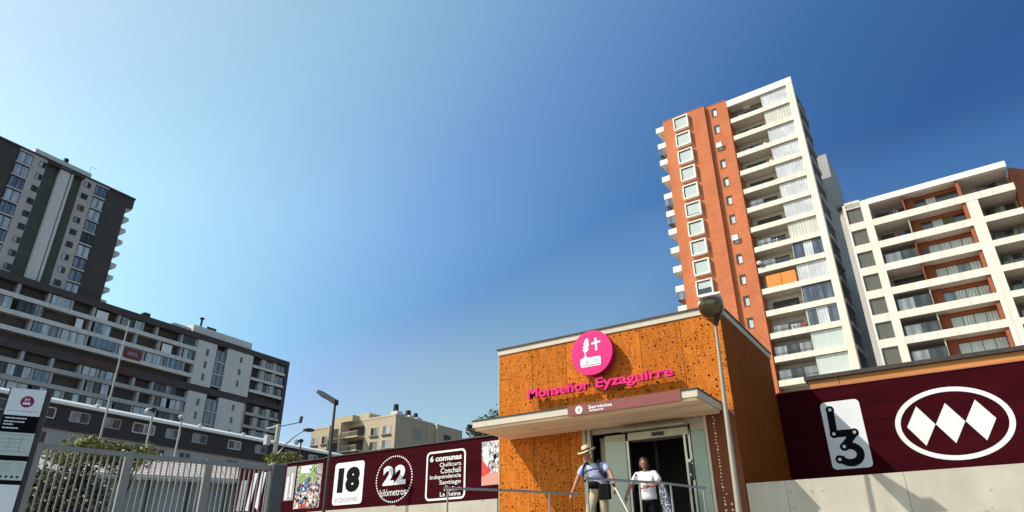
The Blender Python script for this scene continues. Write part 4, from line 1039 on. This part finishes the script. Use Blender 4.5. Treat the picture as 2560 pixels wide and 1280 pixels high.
tree('small_tree', 'low green and rust coloured treetop left of the concrete utility pole', 'tree', (-31.4, 25.0, 2.15), (1.3, 1.3, .6), 'leaf_yellow', 2200, .10, 4.5, seed=6, clumps=12)
tree('tree', 'dark leafy treetop rising behind the canopy left end', 'tree', (-21.9, 33.4, 2.15), (2.2, 2.0, 1.6), 'leaf_dark', 5200, .13, 5.2, seed=7, clumps=18)

# ------------------------------------------------------------------ house behind the fence
hd = Vector((1.55, 2.75, 0)).normalized(); ha = math.atan2(hd.y, hd.x)
H = thing('tiled_house', 'low house with a pale tiled roof behind the steel fence', 'house', (-21.75, 14.2, 0), ha)
# local x along the eave (towards the right), local y away from the street
b = MB(); b.raw([(-5.6,-.35,4.60),(2.2,-.35,4.60),(2.2,3.2,5.52),(-5.6,3.2,5.52),(-5.6,-.35,4.52),(2.2,-.35,4.52),(2.2,3.2,5.44),(-5.6,3.2,5.44)], [(0,1,2,3),(7,6,5,4),(0,4,5,1),(1,5,6,2),(2,6,7,3),(3,7,4,0)], 'tile_roof')
rf = b.build('roof', H)
b = MB()
for i in range(9):
    y = -.35+i*.42; z = 4.60+(y+.35)*.2591
    b.raw([(-5.6,y,z+.004),(2.2,y,z+.004),(2.2,y+.05,z+.03),(-5.6,y+.05,z+.03)], [(0,1,2,3)], 'tile_gap')
for i in range(27):
    x = -5.5+i*.29
    b.raw([(x,-.35,4.606),(x+.035,-.35,4.606),(x+.035,3.2,5.526),(x,3.2,5.526)], [(0,1,2,3)], 'tile_gap')
b.build('tile_joints', rf)
bx('wall', H, 'sheeting', (-5.4, 2.0, .2, 5, 3.1, 4.5), (1.2, 3.6, -.6, 3, 3.1, 4.45))
bx('lower_wall', H, 'dark_recess', (-5.4, 2.0, .15, 5, 2.15, 3.09), (1.2, 3.6, -.7, 3, 2.15, 3.09))
bx('wall_post', H, 'charcoal_render', *[( -5.3+i*1.2, -5.22+i*1.2, .12, .19, 3.1, 4.5) for i in range(6)])
b = MB(); b.prism([(1.0, 4.46), (3.8, 4.46), (2.4, 5.02)], -.7, 3, 'sheeting'); b.raw([(.9,-.85,4.42),(2.4,-.85,5.08),(2.4,3.2,5.08),(.9,3.2,4.42),(.9,-.85,4.36),(2.4,-.85,5.0),(2.4,3.2,5.0),(.9,3.2,4.36)], [(0,1,2,3),(4,7,6,5),(0,4,5,1)], 'charcoal_render'); b.raw([(3.9,-.85,4.42),(2.4,-.85,5.081),(2.4,3.2,5.081),(3.9,3.2,4.42),(3.9,-.85,4.36),(2.4,-.85,5.001),(2.4,3.2,5.001),(3.9,3.2,4.36)], [(1,0,3,2),(5,6,7,4),(1,5,4,0)], 'charcoal_render'); b.build('gable', H)

# white picket fence low behind the steel one
Wf = thing('picket_fence', 'low white picket fence behind the grey steel fence', 'fence', (-19.0, 7.2, 2.15), R(77))
b = MB()
for i in range(46): b.box(i*.21-1.5, i*.21-1.41, 0, .03, .05, .62+.0*(i % 2), 'white_trim')
b.build('pickets', Wf)
bx('rail', Wf, 'white_trim', (-1.5, 8.2, .031, .06, .15, .21), (-1.5, 8.2, .031, .06, .48, .54))

# ------------------------------------------------------------------ steel fence
fa = R(90-12.8)
F = thing('steel_fence', 'tall grey steel picket fence in front of the tiled house', 'fence', (-12.98, 5.25, 2.15), fa)
FH = 1.51
px_ = [0.03, 1.46, 2.90, 4.25]
for i in range(3):
    b = MB(); x = px_[i]+.11; x1 = px_[i+1]-.08; n_ = 12
    for j in range(n_):
        xx = x+(x1-x)*(j+.5)/n_; b.box(xx-.0125, xx+.0125, -.0125, .0125, .12, FH-.09, 'fence_steel')
    b.build('picket_panel', F)
    bx('rail', F, 'fence_steel', (px_[i]+.07, px_[i+1]-.07, -.03, .03, FH-.09, FH-.01), (px_[i]+.07, px_[i+1]-.07, -.03, .03, .05, .119))
for i, x in enumerate(px_[:3]): bx('post', F, 'fence_steel', (x-.068, x+.068, -.05, .05, 0, FH))
bx('post', F, 'post_grey', (4.18, 4.44, -.12, .12, 0, FH+.02), label='wide dark gate post at the fence end')
bx('post_cap', F, 'fence_steel', (4.16, 4.46, -.14, .14, FH+.021, FH+.04))
# sign totem
To = thing('sign_totem', 'tall totem sign with station emblem panel and white map panels', 'sign', (-11.30, 4.04, 2.15), R(61))
bx('frame', To, 'lamp_brown', (-.02, .50, .01, .09, 0, 1.955))
def tz(z): return z-Z0
bx('top_panel', To, 'sign_white', (.0, .43, -.008, .009, tz(3.715), tz(4.10)))
bx('black_panel', To, 'print_black', (.0, .43, -.006, .009, tz(3.48), tz(3.71)))
bx('map_panel', To, 'blind_glass', (.0, .44, -.008, .009, tz(3.16), tz(3.475)))
bx('divider_panel', To, 'print_black', (.0, .44, -.006, .009, tz(3.095), tz(3.155)), (.0, .44, -.006, .009, tz(2.775), tz(2.825)))
bx('info_panel', To, 'blind_glass', (.0, .44, -.008, .009, tz(2.83), tz(3.09)))
bx('lower_panel', To, 'sign_white', (.0, .44, -.008, .009, tz(2.25), tz(2.77)))
b = MB(); b.prism(circ(.235, tz(3.915), .082), -.012, -.009, 'magenta_edge'); b.prism([(.20,tz(3.925)),(.215,tz(3.92)),(.225,tz(3.96)),(.205,tz(3.965))], -.014, -.0125, 'sign_white'); b.box(.242, .252, -.014, -.0125, tz(3.92), tz(3.965), 'sign_white'); b.box(.232, .262, -.0142, -.0127, tz(3.942), tz(3.95), 'sign_white'); b.prism(rrect(.185, .28, tz(3.872), tz(3.905), .01), -.014, -.0125, 'sign_white'); b.build('round_emblem', To)
text('Monseñor', 'print_grey', .03, .20, tz(3.768), tz(3.793), -.0085, To, ext=.002)
text('Eyzaguirre', 'magenta_edge', .215, .40, tz(3.762), tz(3.793), -.0085, To, ext=.002)
b = MB(); random.seed(8)
for z, x1 in ((3.665, .29), (3.615, .28), (3.575, .15), (3.525, .2)):
    x = .03
    while x < x1: w_ = random.uniform(.012, .03); b.box(x, x+w_, -.0085, -.0062, tz(z), tz(z)+.018, 'sign_white'); x += w_+.006
b.build('small_print', To)
b = MB()
for z in (3.44, 3.38, 3.33, 3.27, 3.21): b.box(.05, random.uniform(.3, .4), -.0105, -.0085, tz(z), tz(z)+.006, 'print_grey')
b.box(.3, .306, -.0108, -.0085, tz(3.2), tz(3.42), 'print_grey'); b.box(.16, .165, -.0108, -.0085, tz(3.24), tz(3.40), 'print_grey')
for z in (3.05, 3.02, 2.985, 2.95): b.box(.10, .28, -.0105, -.0085, tz(z), tz(z)+.006, 'print_grey'); b.box(.34, .41, -.0105, -.0085, tz(z), tz(z)+.006, 'print_grey')
for i in range(5): b.prism(circ(.12+i*.065, tz(2.875), .016, n=10), -.0105, -.0085, 'print_black')
b.build('map_print', To)

# ------------------------------------------------------------------ lamps and poles
LR = thing('street_lamp', 'pale street lamp with a round bronze head in front of the station corner', 'street lamp', (-3.36, 12.2, Z0))
b = MB(); b.tube([(0,0,0),(0,0,.4),(.03,0,2.2),(.07,0,3.68),(.07,0,3.82)], [.060,.053,.042,.028,.026], 'lamp_paint', 16); b.build('pole', LR)
def loft(b, secs, m, n=20):
    vs = []; fs = []
    for (c, w_, h_, d) in secs:
        d = Vector(d).normalized(); sx_ = d.cross(Vector((0,0,1))).normalized(); u_ = sx_.cross(d)
        for i in range(n):
            t = 2*PI*i/n; vs.append(Vector(c)+sx_*w_*math.cos(t)+u_*h_*math.sin(t)*(1 if math.sin(t) < 0 else .55))
    for j in range(len(secs)-1):
        for i in range(n): fs.append((j*n+i, (j+1)*n+i, (j+1)*n+(i+1) % n, j*n+(i+1) % n))
    b.raw(vs, fs, m, True); b.face(vs[:n][::-1], m); b.face(vs[-n:], m)
ax = Vector((.22, -1, .06))
b = MB(); loft(b, [(Vector((.07,.04,3.72))+ax*t, w_, h_, ax) for t, w_, h_ in ((0,.05,.05),(.15,.07,.07),(.4,.14,.12),(.62,.20,.15))], 'lamp_body'); b.build('lamp_head', LR)
b = MB(); loft(b, [(Vector((.07,.04,3.72))+ax*t, w_, h_, ax) for t, w_, h_ in ((.622,.203,.155),(.75,.225,.18),(.92,.215,.165),(1.02,.17,.12),(1.07,.10,.05))], 'lamp_bronze'); b.build('lamp_bowl', LR)
b = MB(); pts_ = [Vector((.07,.04,3.84))+ax*t+Vector((w_,0,0)) for t, w_ in ((.6,-.17),(.6,.22),(1.05,.20),(1.05,-.19))]
b.raw([tuple(p) for p in pts_]+[tuple(p+Vector((0,0,.035))) for p in pts_], [(0,1,2,3),(7,6,5,4),(0,4,5,1),(1,5,6,2),(2,6,7,3),(3,7,4,0)], 'sign_white'); b.build('lamp_cap', LR)
b = MB(); b.box(-.11, .11, -.11, .11, .0, .03, 'lamp_paint'); b.build('base_plate', LR)
LL = thing('street_lamp', 'slim dark street lamp with a flat angled head left of the number 18', 'street lamp', (-13.86, 12.5, Z0))
b = MB(); b.tube([(0,0,0),(0,0,2.0),(0,0,3.62)], [.046,.043,.033], 'lamp_brown', 14); b.build('pole', LL)
b = MB(); b.raw([(.05,-.07,3.60),(.05,.07,3.60),(-.70,.10,4.03),(-.70,-.10,4.03),(.055,-.07,3.74),(.055,.07,3.74),(-.66,.09,4.11),(-.66,-.09,4.11)], [(0,1,2,3),(7,6,5,4),(0,4,5,1),(1,5,6,2),(2,6,7,3),(3,7,4,0)], 'lamp_black'); hd_ = b.build('lamp_head', LL)
b = MB(); b.raw([(-.36,-.07,3.815),(-.36,.07,3.815),(-.62,.09,3.957),(-.62,-.09,3.957)], [(0,1,2,3)], 'lamp_lens'); b.raw([(-.36,-.07,3.82),(-.36,.07,3.82),(-.62,.09,3.962),(-.62,-.09,3.962)], [(3,2,1,0)], 'lamp_lens'); b.build('lens', hd_)

def pole(name, label, cat, loc, h, r0, r1, m, head=None, group=None):
    t = thing(name, label, cat, loc, 0, group)
    b = MB(); b.tube([(0,0,0), (0,0,h)], [r0, r1], m, 10); b.build('pole', t)
    if head: head(t, h)
    return t
pole('light_mast', 'very tall thin mast rising across the long block at left', 'mast', (-54.05, 25.97, 0), 20.5, .12, .05, 'grey_render')
def globe(dark):
    def f(t, h):
        b = MB(); b.tube([(0,0,h),(0,0,h+.18)], [.05,.07], 'lamp_black', 8); b.ell((0,-.05,h+.22), (.20,.20,.13), 'lamp_black' if dark else 'dish_white', 12, 8)
        if dark: b.ell((-.25,-.2,h+.12), (.17,.17,.20), 'dish_white', 12, 8)
        b.build('lamp_head', t)
    return f
pole('park_lamp', 'post lamp with dark and white double head before the black building', 'street lamp', (-39.45, 21.6, 0), 10.35, .07, .05, 'grey_render', globe(True))
pole('park_lamp', 'post lamp with single white head right of the double headed one', 'street lamp', (-38.67, 23.0, 0), 10.05, .07, .05, 'grey_render', globe(False))
pole('park_lamp', 'thin dark lamp post just left of the photo of a crowd', 'street lamp', (-38.45, 31.95, 0), 9.9, .06, .05, 'charcoal_render', globe(True))
def arms(t, h):
    b = MB(); b.tube([(0,0,h-.1),(-.8,-.5,h-.35)], .06, 'pale_render', 6); b.build('crossarm', t)
    b = MB(); b.box(-.75,-.35,-.7,-.3,h-1.7,h-.9,'dish_white'); b.build('transformer_box', t)
    b = MB(); b.tube([(0,0,h-.2),(1.1,1.3,h+.25)], .04, 'charcoal_render', 6); b.tube([(1.1,1.3,h+.2),(1.15,1.35,h+.75)], .14, 'charcoal_render', 8); b.build('bracket_lamp', t)
pole('utility_pole', 'pale concrete utility pole with side arms left of the beige block', 'utility pole', (-47.4, 36.8, 0), 13.1, .26, .17, 'concrete', arms)
t = thing('street_lamp', 'curved arm street lamp beside the concrete utility pole', 'street lamp', (-39.4, 30.7, 0))
b = MB(); b.tube([(0,0,0),(0,0,8.6),(.1,.1,9.2),(.35,.5,9.9),(.62,.85,10.38),(.85,1.25,10.75),(1.0,1.45,10.86)], [.09,.07,.06,.055,.05,.05,.05], 'grey_render', 8); b.build('pole', t)
b = MB(); b.ell((1.15,1.62,10.9), (.42,.42,.12), 'lamp_black', 12, 6, None); b.build('lamp_head', t)

# ------------------------------------------------------------------ handrails
def rail(label, pts, posts, zr):
    t = thing('handrail', label, 'handrail', (pts[0][0], pts[0][1], Z0), 0, 'steel handrails in front of the station')
    o = Vector((pts[0][0], pts[0][1], Z0))
    b = MB(); b.tube([tuple(Vector(p)-o) for p in pts], .021, 'steel', 10); b.build('top_rail', t)
    for i, p in enumerate(posts):
        b = MB(); b.tube([(p[0]-o.x, p[1]-o.y, 0), (p[0]-o.x, p[1]-o.y, p[2]-Z0-.01)], .018, 'steel', 10); b.box(p[0]-o.x-.05, p[0]-o.x+.05, p[1]-o.y-.05, p[1]-o.y+.05, 0, .012, 'steel'); b.build('post', t)
rail('steel handrail crossing in front of the left hoarding and rusted wall', [(-7.66,9.58,2.95),(-6.92,10.62,2.95),(-6.54,11.30,2.945),(-6.24,11.95,2.94)], [(-7.62,9.64,2.95),(-6.54,11.30,2.945)], 2.95)
rail('steel handrail crossing in front of the two people', [(-5.05,9.85,2.945),(-4.30,11.25,2.95),(-3.98,12.50,2.955)], [(-5.03,9.90,2.945),(-4.53,10.80,2.95),(-4.24,11.45,2.95),(-4.0,12.42,2.955)], 2.95)

# ------------------------------------------------------------------ people
def skinmesh(name, joints, edges, m, parent, loc, root=0, sub=2):
    me = bpy.data.meshes.new(name)
    me.from_pydata([j[0] for j in joints], edges, [])
    o = bpy.data.objects.new(name, me); COL.objects.link(o)
    md = o.modifiers.new('skin', 'SKIN'); md.use_smooth_shade = True
    sv = me.skin_vertices[0].data
    for i, j in enumerate(joints):
        r_ = j[1] if isinstance(j[1], tuple) else (j[1], j[1]); sv[i].radius = r_; sv[i].use_root = (i == root)
    o.modifiers.new('sub', 'SUBSURF').levels = sub
    bpy.context.view_layer.update()
    dg = bpy.context.evaluated_depsgraph_get()
    m2 = bpy.data.meshes.new_from_object(o.evaluated_get(dg)); m2.name = name
    bpy.data.objects.remove(o)
    m2.materials.clear(); m2.materials.append(MATS[m])
    for p in m2.polygons: p.use_smooth = True; p.material_index = 0
    ob = bpy.data.objects.new(name, m2); COL.objects.link(ob); ob.parent = parent
    return ob
def join_into(ob, mb):
    """add extra shapes (head features, fingers) to an existing body mesh"""
    bm = bmesh.new(); bm.from_mesh(ob.data)
    base = len(ob.data.materials)
    for m in mb.mats: ob.data.materials.append(MATS[m])
    vs = [bm.verts.new(v) for v in mb.v]
    for f, mi, sm in zip(mb.f, mb.m, mb.smooth):
        try:
            fc = bm.faces.new([vs[i] for i in f]); fc.material_index = base+mi; fc.smooth = sm
        except ValueError: pass
    bm.to_mesh(ob.data); bm.free()
def hand(b, wrist, d, side, m, curl=.5):
    """palm, four fingers of different length and a thumb at the side; d = direction of hand, side = thumb direction"""
    w = Vector(wrist); d = Vector(d).normalized(); sd_ = Vector(side).normalized(); nrm = d.cross(sd_).normalized()
    b.tube([w, w+d*.04, w+d*.085], [.026, .036, .034], m, 8)
    for i, (o_, l) in enumerate(((.026, .07), (.009, .078), (-.009, .072), (-.026, .056))):
        p0 = w+d*.08+sd_*o_; p1 = p0+d*l*.55+nrm*l*.15*curl; p2 = p1+d*l*.45*(1-curl*.6)+nrm*l*.5*curl
        b.tube([p0, p1, p2], [.0095, .009, .007], m, 6)
    p0 = w+d*.03+sd_*.03; p1 = p0+d*.03+sd_*.025; b.tube([p0, p1, p1+d*.03+nrm*.01], [.012, .011, .008], m, 6)
def head(b, c, face, tilt, m, hr=1.0):
    c = Vector(c); f = Vector(face).normalized(); s_ = f.cross(Vector((0,0,1))).normalized(); u = s_.cross(f).normalized()
    rot = Matrix((s_, f, u)).transposed()
    b.ell(c, (.074*hr, .092*hr, .108*hr), m, 18, 12, rot)
    b.ell(c+f*.028*hr-u*.055*hr, (.052*hr, .06*hr, .055*hr), m, 14, 8, rot)
    b.ell(c+f*.094*hr-u*.018*hr, (.013, .020, .024), m, 8, 6, rot)
    for k in (-1, 1):
        b.ell(c+f*.082*hr+s_*k*.032*hr+u*.008, (.014, .008, .007), 'eye_dark', 8, 6, rot)
        b.ell(c+s_*k*.076*hr-u*.01, (.010, .02, .03), m, 8, 6, rot)
    b.ell(c+f*.083*hr-u*.062*hr, (.024, .009, .007), 'lips', 8, 6, rot)

# man
mx_, my_ = -6.22, 12.7
Pm = thing('person', 'person in straw hat, pale blue shirt and khaki trousers walking with a white cane', 'person', (mx_, my_, Z0))
def L_(x, y, z): return (x-mx_, y-my_, z-Z0)
J = [(L_(-6.20,12.72,3.10), (.12,.08)), (L_(-6.24,12.70,3.28), (.11,.08)), (L_(-6.28,12.68,3.46), (.12,.07)), (L_(-6.30,12.67,3.57), (.07,.06)), (L_(-6.33,12.62,3.66), (.05,.05)), (L_(-6.36,12.58,3.75), (.05,.05)),
     (L_(-6.50,12.66,3.55), (.055,.055)), (L_(-6.62,12.62,3.34), (.045,.045)), (L_(-6.69,12.54,3.12), (.032,.032)), (L_(-6.72,12.50,3.03), (.024,.024)),
     (L_(-6.07,12.70,3.57), (.055,.055)), (L_(-5.90,12.64,3.38), (.045,.045)), (L_(-5.79,12.52,3.18), (.032,.032)), (L_(-5.76,12.48,3.10), (.024,.024)),
     (L_(-6.30,12.70,3.02), (.09,.09)), (L_(-6.34,12.48,2.66), (.062,.062)), (L_(-6.33,12.52,2.26), (.04,.04)), (L_(-6.33,12.40,2.20), (.035,.03)),
     (L_(-6.12,12.74,3.02), (.09,.09)), (L_(-6.13,12.72,2.64), (.062,.062)), (L_(-6.13,12.90,2.28), (.04,.04)), (L_(-6.12,12.80,2.20), (.035,.03))]
E_ = [(0,1),(1,2),(2,3),(3,4),(4,5),(2,6),(6,7),(7,8),(8,9),(2,10),(10,11),(11,12),(12,13),(0,14),(14,15),(15,16),(16,17),(0,18),(18,19),(19,20),(20,21)]
body = skinmesh('body', J, E_, 'skin_tan', Pm, None)
b = MB(); head(b, L_(-6.37,12.56,3.765), (.28,-1,-.35), 0, 'skin_tan'); hand(b, L_(-6.72,12.50,3.03), (-.1,-.15,-1), (.5,-.8,.1), 'skin_tan', .5); hand(b, L_(-5.76,12.48,3.10), (.15,-.2,-.9), (-.7,-.6,0), 'skin_tan', 1.2)
join_into(body, b)
Js = [(L_(-6.20,12.72,3.04), (.18,.145)), (L_(-6.20,12.72,3.20), (.178,.138)), (L_(-6.24,12.70,3.32), (.172,.138)), (L_(-6.28,12.68,3.47), (.175,.118)), (L_(-6.30,12.67,3.575), (.085,.075)),
      (L_(-6.50,12.66,3.55), (.078,.075)), (L_(-6.60,12.63,3.37), (.078,.075)), (L_(-6.07,12.70,3.57), (.078,.075)), (L_(-5.94,12.65,3.41), (.078,.075))]
skinmesh('shirt', Js, [(0,1),(1,2),(2,3),(3,4),(3,5),(5,6),(3,7),(7,8)], 'shirt_blue', Pm, None)
Jt = [(L_(-6.20,12.72,3.24), (.16,.125)), (L_(-6.30,12.70,3.02), (.115,.11)), (L_(-6.34,12.50,2.68), (.088,.085)), (L_(-6.33,12.55,2.30), (.075,.07)), (L_(-6.12,12.74,3.02), (.115,.11)), (L_(-6.13,12.72,2.66), (.088,.085)), (L_(-6.13,12.88,2.32), (.075,.07))]
skinmesh('trousers', Jt, [(0,1),(1,2),(2,3),(0,4),(4,5),(5,6)], 'khaki', Pm, None)
for (x, y) in ((-6.33, 12.44), (-6.13, 12.82)):
    b = MB(); b.ell(L_(x, y, 2.19), (.048, .14, .045), 'shoe', 12, 8); b.build('shoe', Pm)
# hat
b = MB(); hc = Vector(L_(-6.365,12.575,3.835)); hrot = Matrix.Rotation(R(-13), 3, 'Y') @ Matrix.Rotation(R(14), 3, 'X')
n_ = 28; prof = [(0, .125), (.055, .13), (.078, .115), (.088, .06), (.094, .018), (.13, .004), (.195, .012), (.20, .006), (.13, -.006), (.09, -.004)]
vs = []; fs = []
for (r_, z) in prof:
    for i in range(n_): 
        a = 2*PI*i/n_; v = Vector((r_*math.cos(a)*.95, r_*math.sin(a)*1.08, z+(.02*math.cos(2*a) if r_ > .15 else 0))); vs.append(hrot@v+hc)
for j in range(len(prof)-1):
    for i in range(n_): fs.append((j*n_+i, (j+1)*n_+i, (j+1)*n_+(i+1) % n_, j*n_+(i+1) % n_))
b.raw(vs, fs, 'straw', True); ht = b.build('hat', Pm)
b = MB(); vs = []; fs = []
for (r_, z) in ((.0975, .016), (.0935, .055)):
    for i in range(n_): a = 2*PI*i/n_; vs.append(hrot@Vector((r_*math.cos(a)*.95, r_*math.sin(a)*1.08, z))+hc)
for i in range(n_): fs.append((i, (i+1) % n_, n_+(i+1) % n_, n_+i))
b.raw(vs, fs, 'hat_band', True); b.build('hat_band', ht)
# backpack straps
bp_ = thing('backpack', 'navy backpack whose straps cross the chest of the person in the straw hat', 'backpack', (-6.25, 12.85, 3.2))
def Lb_(x, y, z): return (x+6.25, y-12.85, z-3.2)
b = MB(); b.ell(Lb_(-6.25,12.92,3.40), (.15,.10,.21), 'navy_strap', 14, 10); b.build('bag_body', bp_)
def strap(pts, w=.022):
    b = MB(); P_ = [Vector(Lb_(*p)) for p in pts]
    for i in range(len(P_)-1):
        b.tube([P_[i], P_[i+1]], w, 'navy_strap', 6)
    b.build('strap', bp_)
strap([(-6.41,12.82,3.60),(-6.42,12.62,3.62),(-6.44,12.53,3.52),(-6.45,12.50,3.40),(-6.42,12.52,3.27),(-6.42,12.7,3.22)])
strap([(-6.17,12.85,3.62),(-6.15,12.64,3.65),(-6.13,12.55,3.56),(-6.06,12.51,3.42),(-5.99,12.55,3.30),(-5.98,12.7,3.22)], .028)
strap([(-6.45,12.50,3.38),(-6.33,12.49,3.44),(-6.2,12.50,3.47),(-6.08,12.51,3.46)], .016)
wb = thing('shoulder_bag', 'black bag hanging at the hip of the person in the straw hat', 'bag', (-5.98, 12.5, 2.9))
b = MB(); b.box(-.12, .12, -.05, .05, -.02, .27, 'black_cloth'); b.build('bag_body', wb, bevel=.02)
b = MB(); b.ell((-.26, .03, .27), (.16, .10, .075), 'black_cloth', 14, 8); b.build('waist_pouch', wb)
cn_ = thing('cane', 'white cane held by the person in the straw hat', 'cane', (-5.73, 12.44, 3.02))
b = MB(); b.tube([(.0,0,.06),(.26,-.12,-.36),(.50,-.23,-.80)], [.014,.012,.009], 'cane_white', 8); b.build('shaft', cn_)
b = MB(); b.tube([(-.05,.02,.14),(.0,0,.06)], [.017,.016], 'black_cloth', 8); b.build('grip', cn_)
# woman
wx, wy = -5.38, 13.2
Pw = thing('person', 'person with dark hair in a white top and black trousers leaving the doorway', 'person', (wx, wy, Z0))
def W_(x, y, z): return (x-wx, y-wy, z-Z0)
J = [(W_(-5.38,13.22,2.95), (.12,.09)), (W_(-5.38,13.21,3.12), (.11,.09)), (W_(-5.38,13.20,3.30), (.12,.075)), (W_(-5.38,13.19,3.40), (.06,.055)), (W_(-5.38,13.17,3.45), (.045,.045)), (W_(-5.38,13.15,3.52), (.045,.045)),
     (W_(-5.58,13.19,3.38), (.05,.05)), (W_(-5.70,13.16,3.20), (.04,.04)), (W_(-5.76,13.08,3.03), (.03,.03)), (W_(-5.78,13.05,2.97), (.022,.022)),
     (W_(-5.18,13.19,3.38), (.05,.05)), (W_(-5.08,13.14,3.19), (.04,.04)), (W_(-5.16,12.99,3.12), (.03,.03)), (W_(-5.22,12.96,3.12), (.022,.022)),
     (W_(-5.47,13.22,2.85), (.085,.085)), (W_(-5.48,13.14,2.55), (.058,.058)), (W_(-5.48,13.20,2.25), (.036,.036)), (W_(-5.48,13.08,2.195), (.03,.028)),
     (W_(-5.29,13.22,2.85), (.085,.085)), (W_(-5.28,13.20,2.53), (.058,.058)), (W_(-5.28,13.34,2.26), (.036,.036)), (W_(-5.28,13.24,2.195), (.03,.028))]
body = skinmesh('body', J, E_, 'skin_face', Pw, None)
b = MB(); head(b, W_(-5.385,13.14,3.575), (.35,-1,-.12), 0, 'skin_face', .92); hand(b, W_(-5.78,13.05,2.97), (-.05,-.1,-1), (.5,-.8,0), 'skin_face', .5); hand(b, W_(-5.22,12.96,3.12), (-.8,-.5,-.1), (0,0,1), 'skin_face', 1.1); join_into(body, b)
Js = [(W_(-5.38,13.22,2.84), (.20,.165)), (W_(-5.38,13.22,2.97), (.185,.158)), (W_(-5.38,13.21,3.12), (.172,.15)), (W_(-5.38,13.20,3.30), (.165,.118)), (W_(-5.38,13.19,3.385), (.10,.08)),
      (W_(-5.57,13.19,3.375), (.075,.07)), (W_(-5.67,13.17,3.20), (.08,.075)), (W_(-5.19,13.19,3.375), (.075,.07)), (W_(-5.09,13.15,3.20), (.08,.075))]
sh = skinmesh('blouse', Js, [(0,1),(1,2),(2,3),(3,4),(3,5),(5,6),(3,7),(7,8)], 'shirt_white', Pw, None)
Jt = [(W_(-5.38,13.22,3.0), (.16,.13)), (W_(-5.47,13.22,2.82), (.12,.115)), (W_(-5.48,13.15,2.55), (.10,.095)), (W_(-5.48,13.21,2.28), (.085,.08)), (W_(-5.29,13.22,2.82), (.12,.115)), (W_(-5.28,13.20,2.53), (.10,.095)), (W_(-5.28,13.32,2.28), (.085,.08))]
skinmesh('trousers', Jt, [(0,1),(1,2),(2,3),(0,4),(4,5),(5,6)], 'black_cloth', Pw, None)
b = MB(); b.ell(W_(-5.39,13.172,3.63), (.094,.098,.092), 'hair_brown', 16, 10); b.ell(W_(-5.39,13.215,3.53), (.098,.075,.145), 'hair_brown', 14, 8)
for k in (-1, 1): b.ell(W_(-5.387+k*.073,13.155,3.55), (.024,.055,.11), 'hair_brown', 10, 8)
b.build('hair', Pw)
b = MB()
for k in range(6): b.ell(W_(-5.44+k*.025,13.045,3.09+.01*(k % 2)), (.012,.006,.018), 'red_print', 8, 5)
b.build('shirt_print', sh)
for (x, y) in ((-5.48, 13.12), (-5.28, 13.27)):
    b = MB(); b.ell(W_(x, y, 2.185), (.042, .12, .038), 'shoe', 12, 8); b.build('shoe', Pw)
hb = thing('handbag', 'dark handbag on a shoulder strap at the left side of the person in white', 'bag', (-5.62, 13.1, 3.0))
b = MB(); b.tube([(.10,.08,.40),(.06,-.02,.36),(.04,-.055,.22),(.0,-.06,.05)], .014, 'navy_strap', 6); b.build('strap', hb)
b = MB(); b.ell((-.0,.12,-.05), (.08,.05,.12), 'black_cloth', 12, 8); b.build('bag_body', hb)
pb = thing('shopping_bag', 'dark carrier bag with pale floral print held by the person in white', 'bag', (-4.98, 13.0, 2.95))
b = MB(); b.raw([(-.06,-.05,.18),(.05,-.05,.2),(.05,.05,.2),(-.06,.05,.18),(-.05,-.07,-.1),(.12,-.07,-.1),(.12,.07,-.1),(-.05,.07,-.1),(.02,-.07,-.5),(.22,-.07,-.5),(.22,.07,-.5),(.02,.07,-.5)], [(0,4,5,1),(1,5,6,2),(2,6,7,3),(3,7,4,0),(4,8,9,5),(5,9,10,6),(6,10,11,7),(7,11,8,4),(0,1,2,3),(8,11,10,9)], 'floral_bag'); b.build('bag_body', pb, bevel=.015)
b = MB(); b.tube([(-.12,0,.20),(-.06,0,.24),(0,0,.19)], .010, 'floral_bag', 6); b.build('handle', pb)
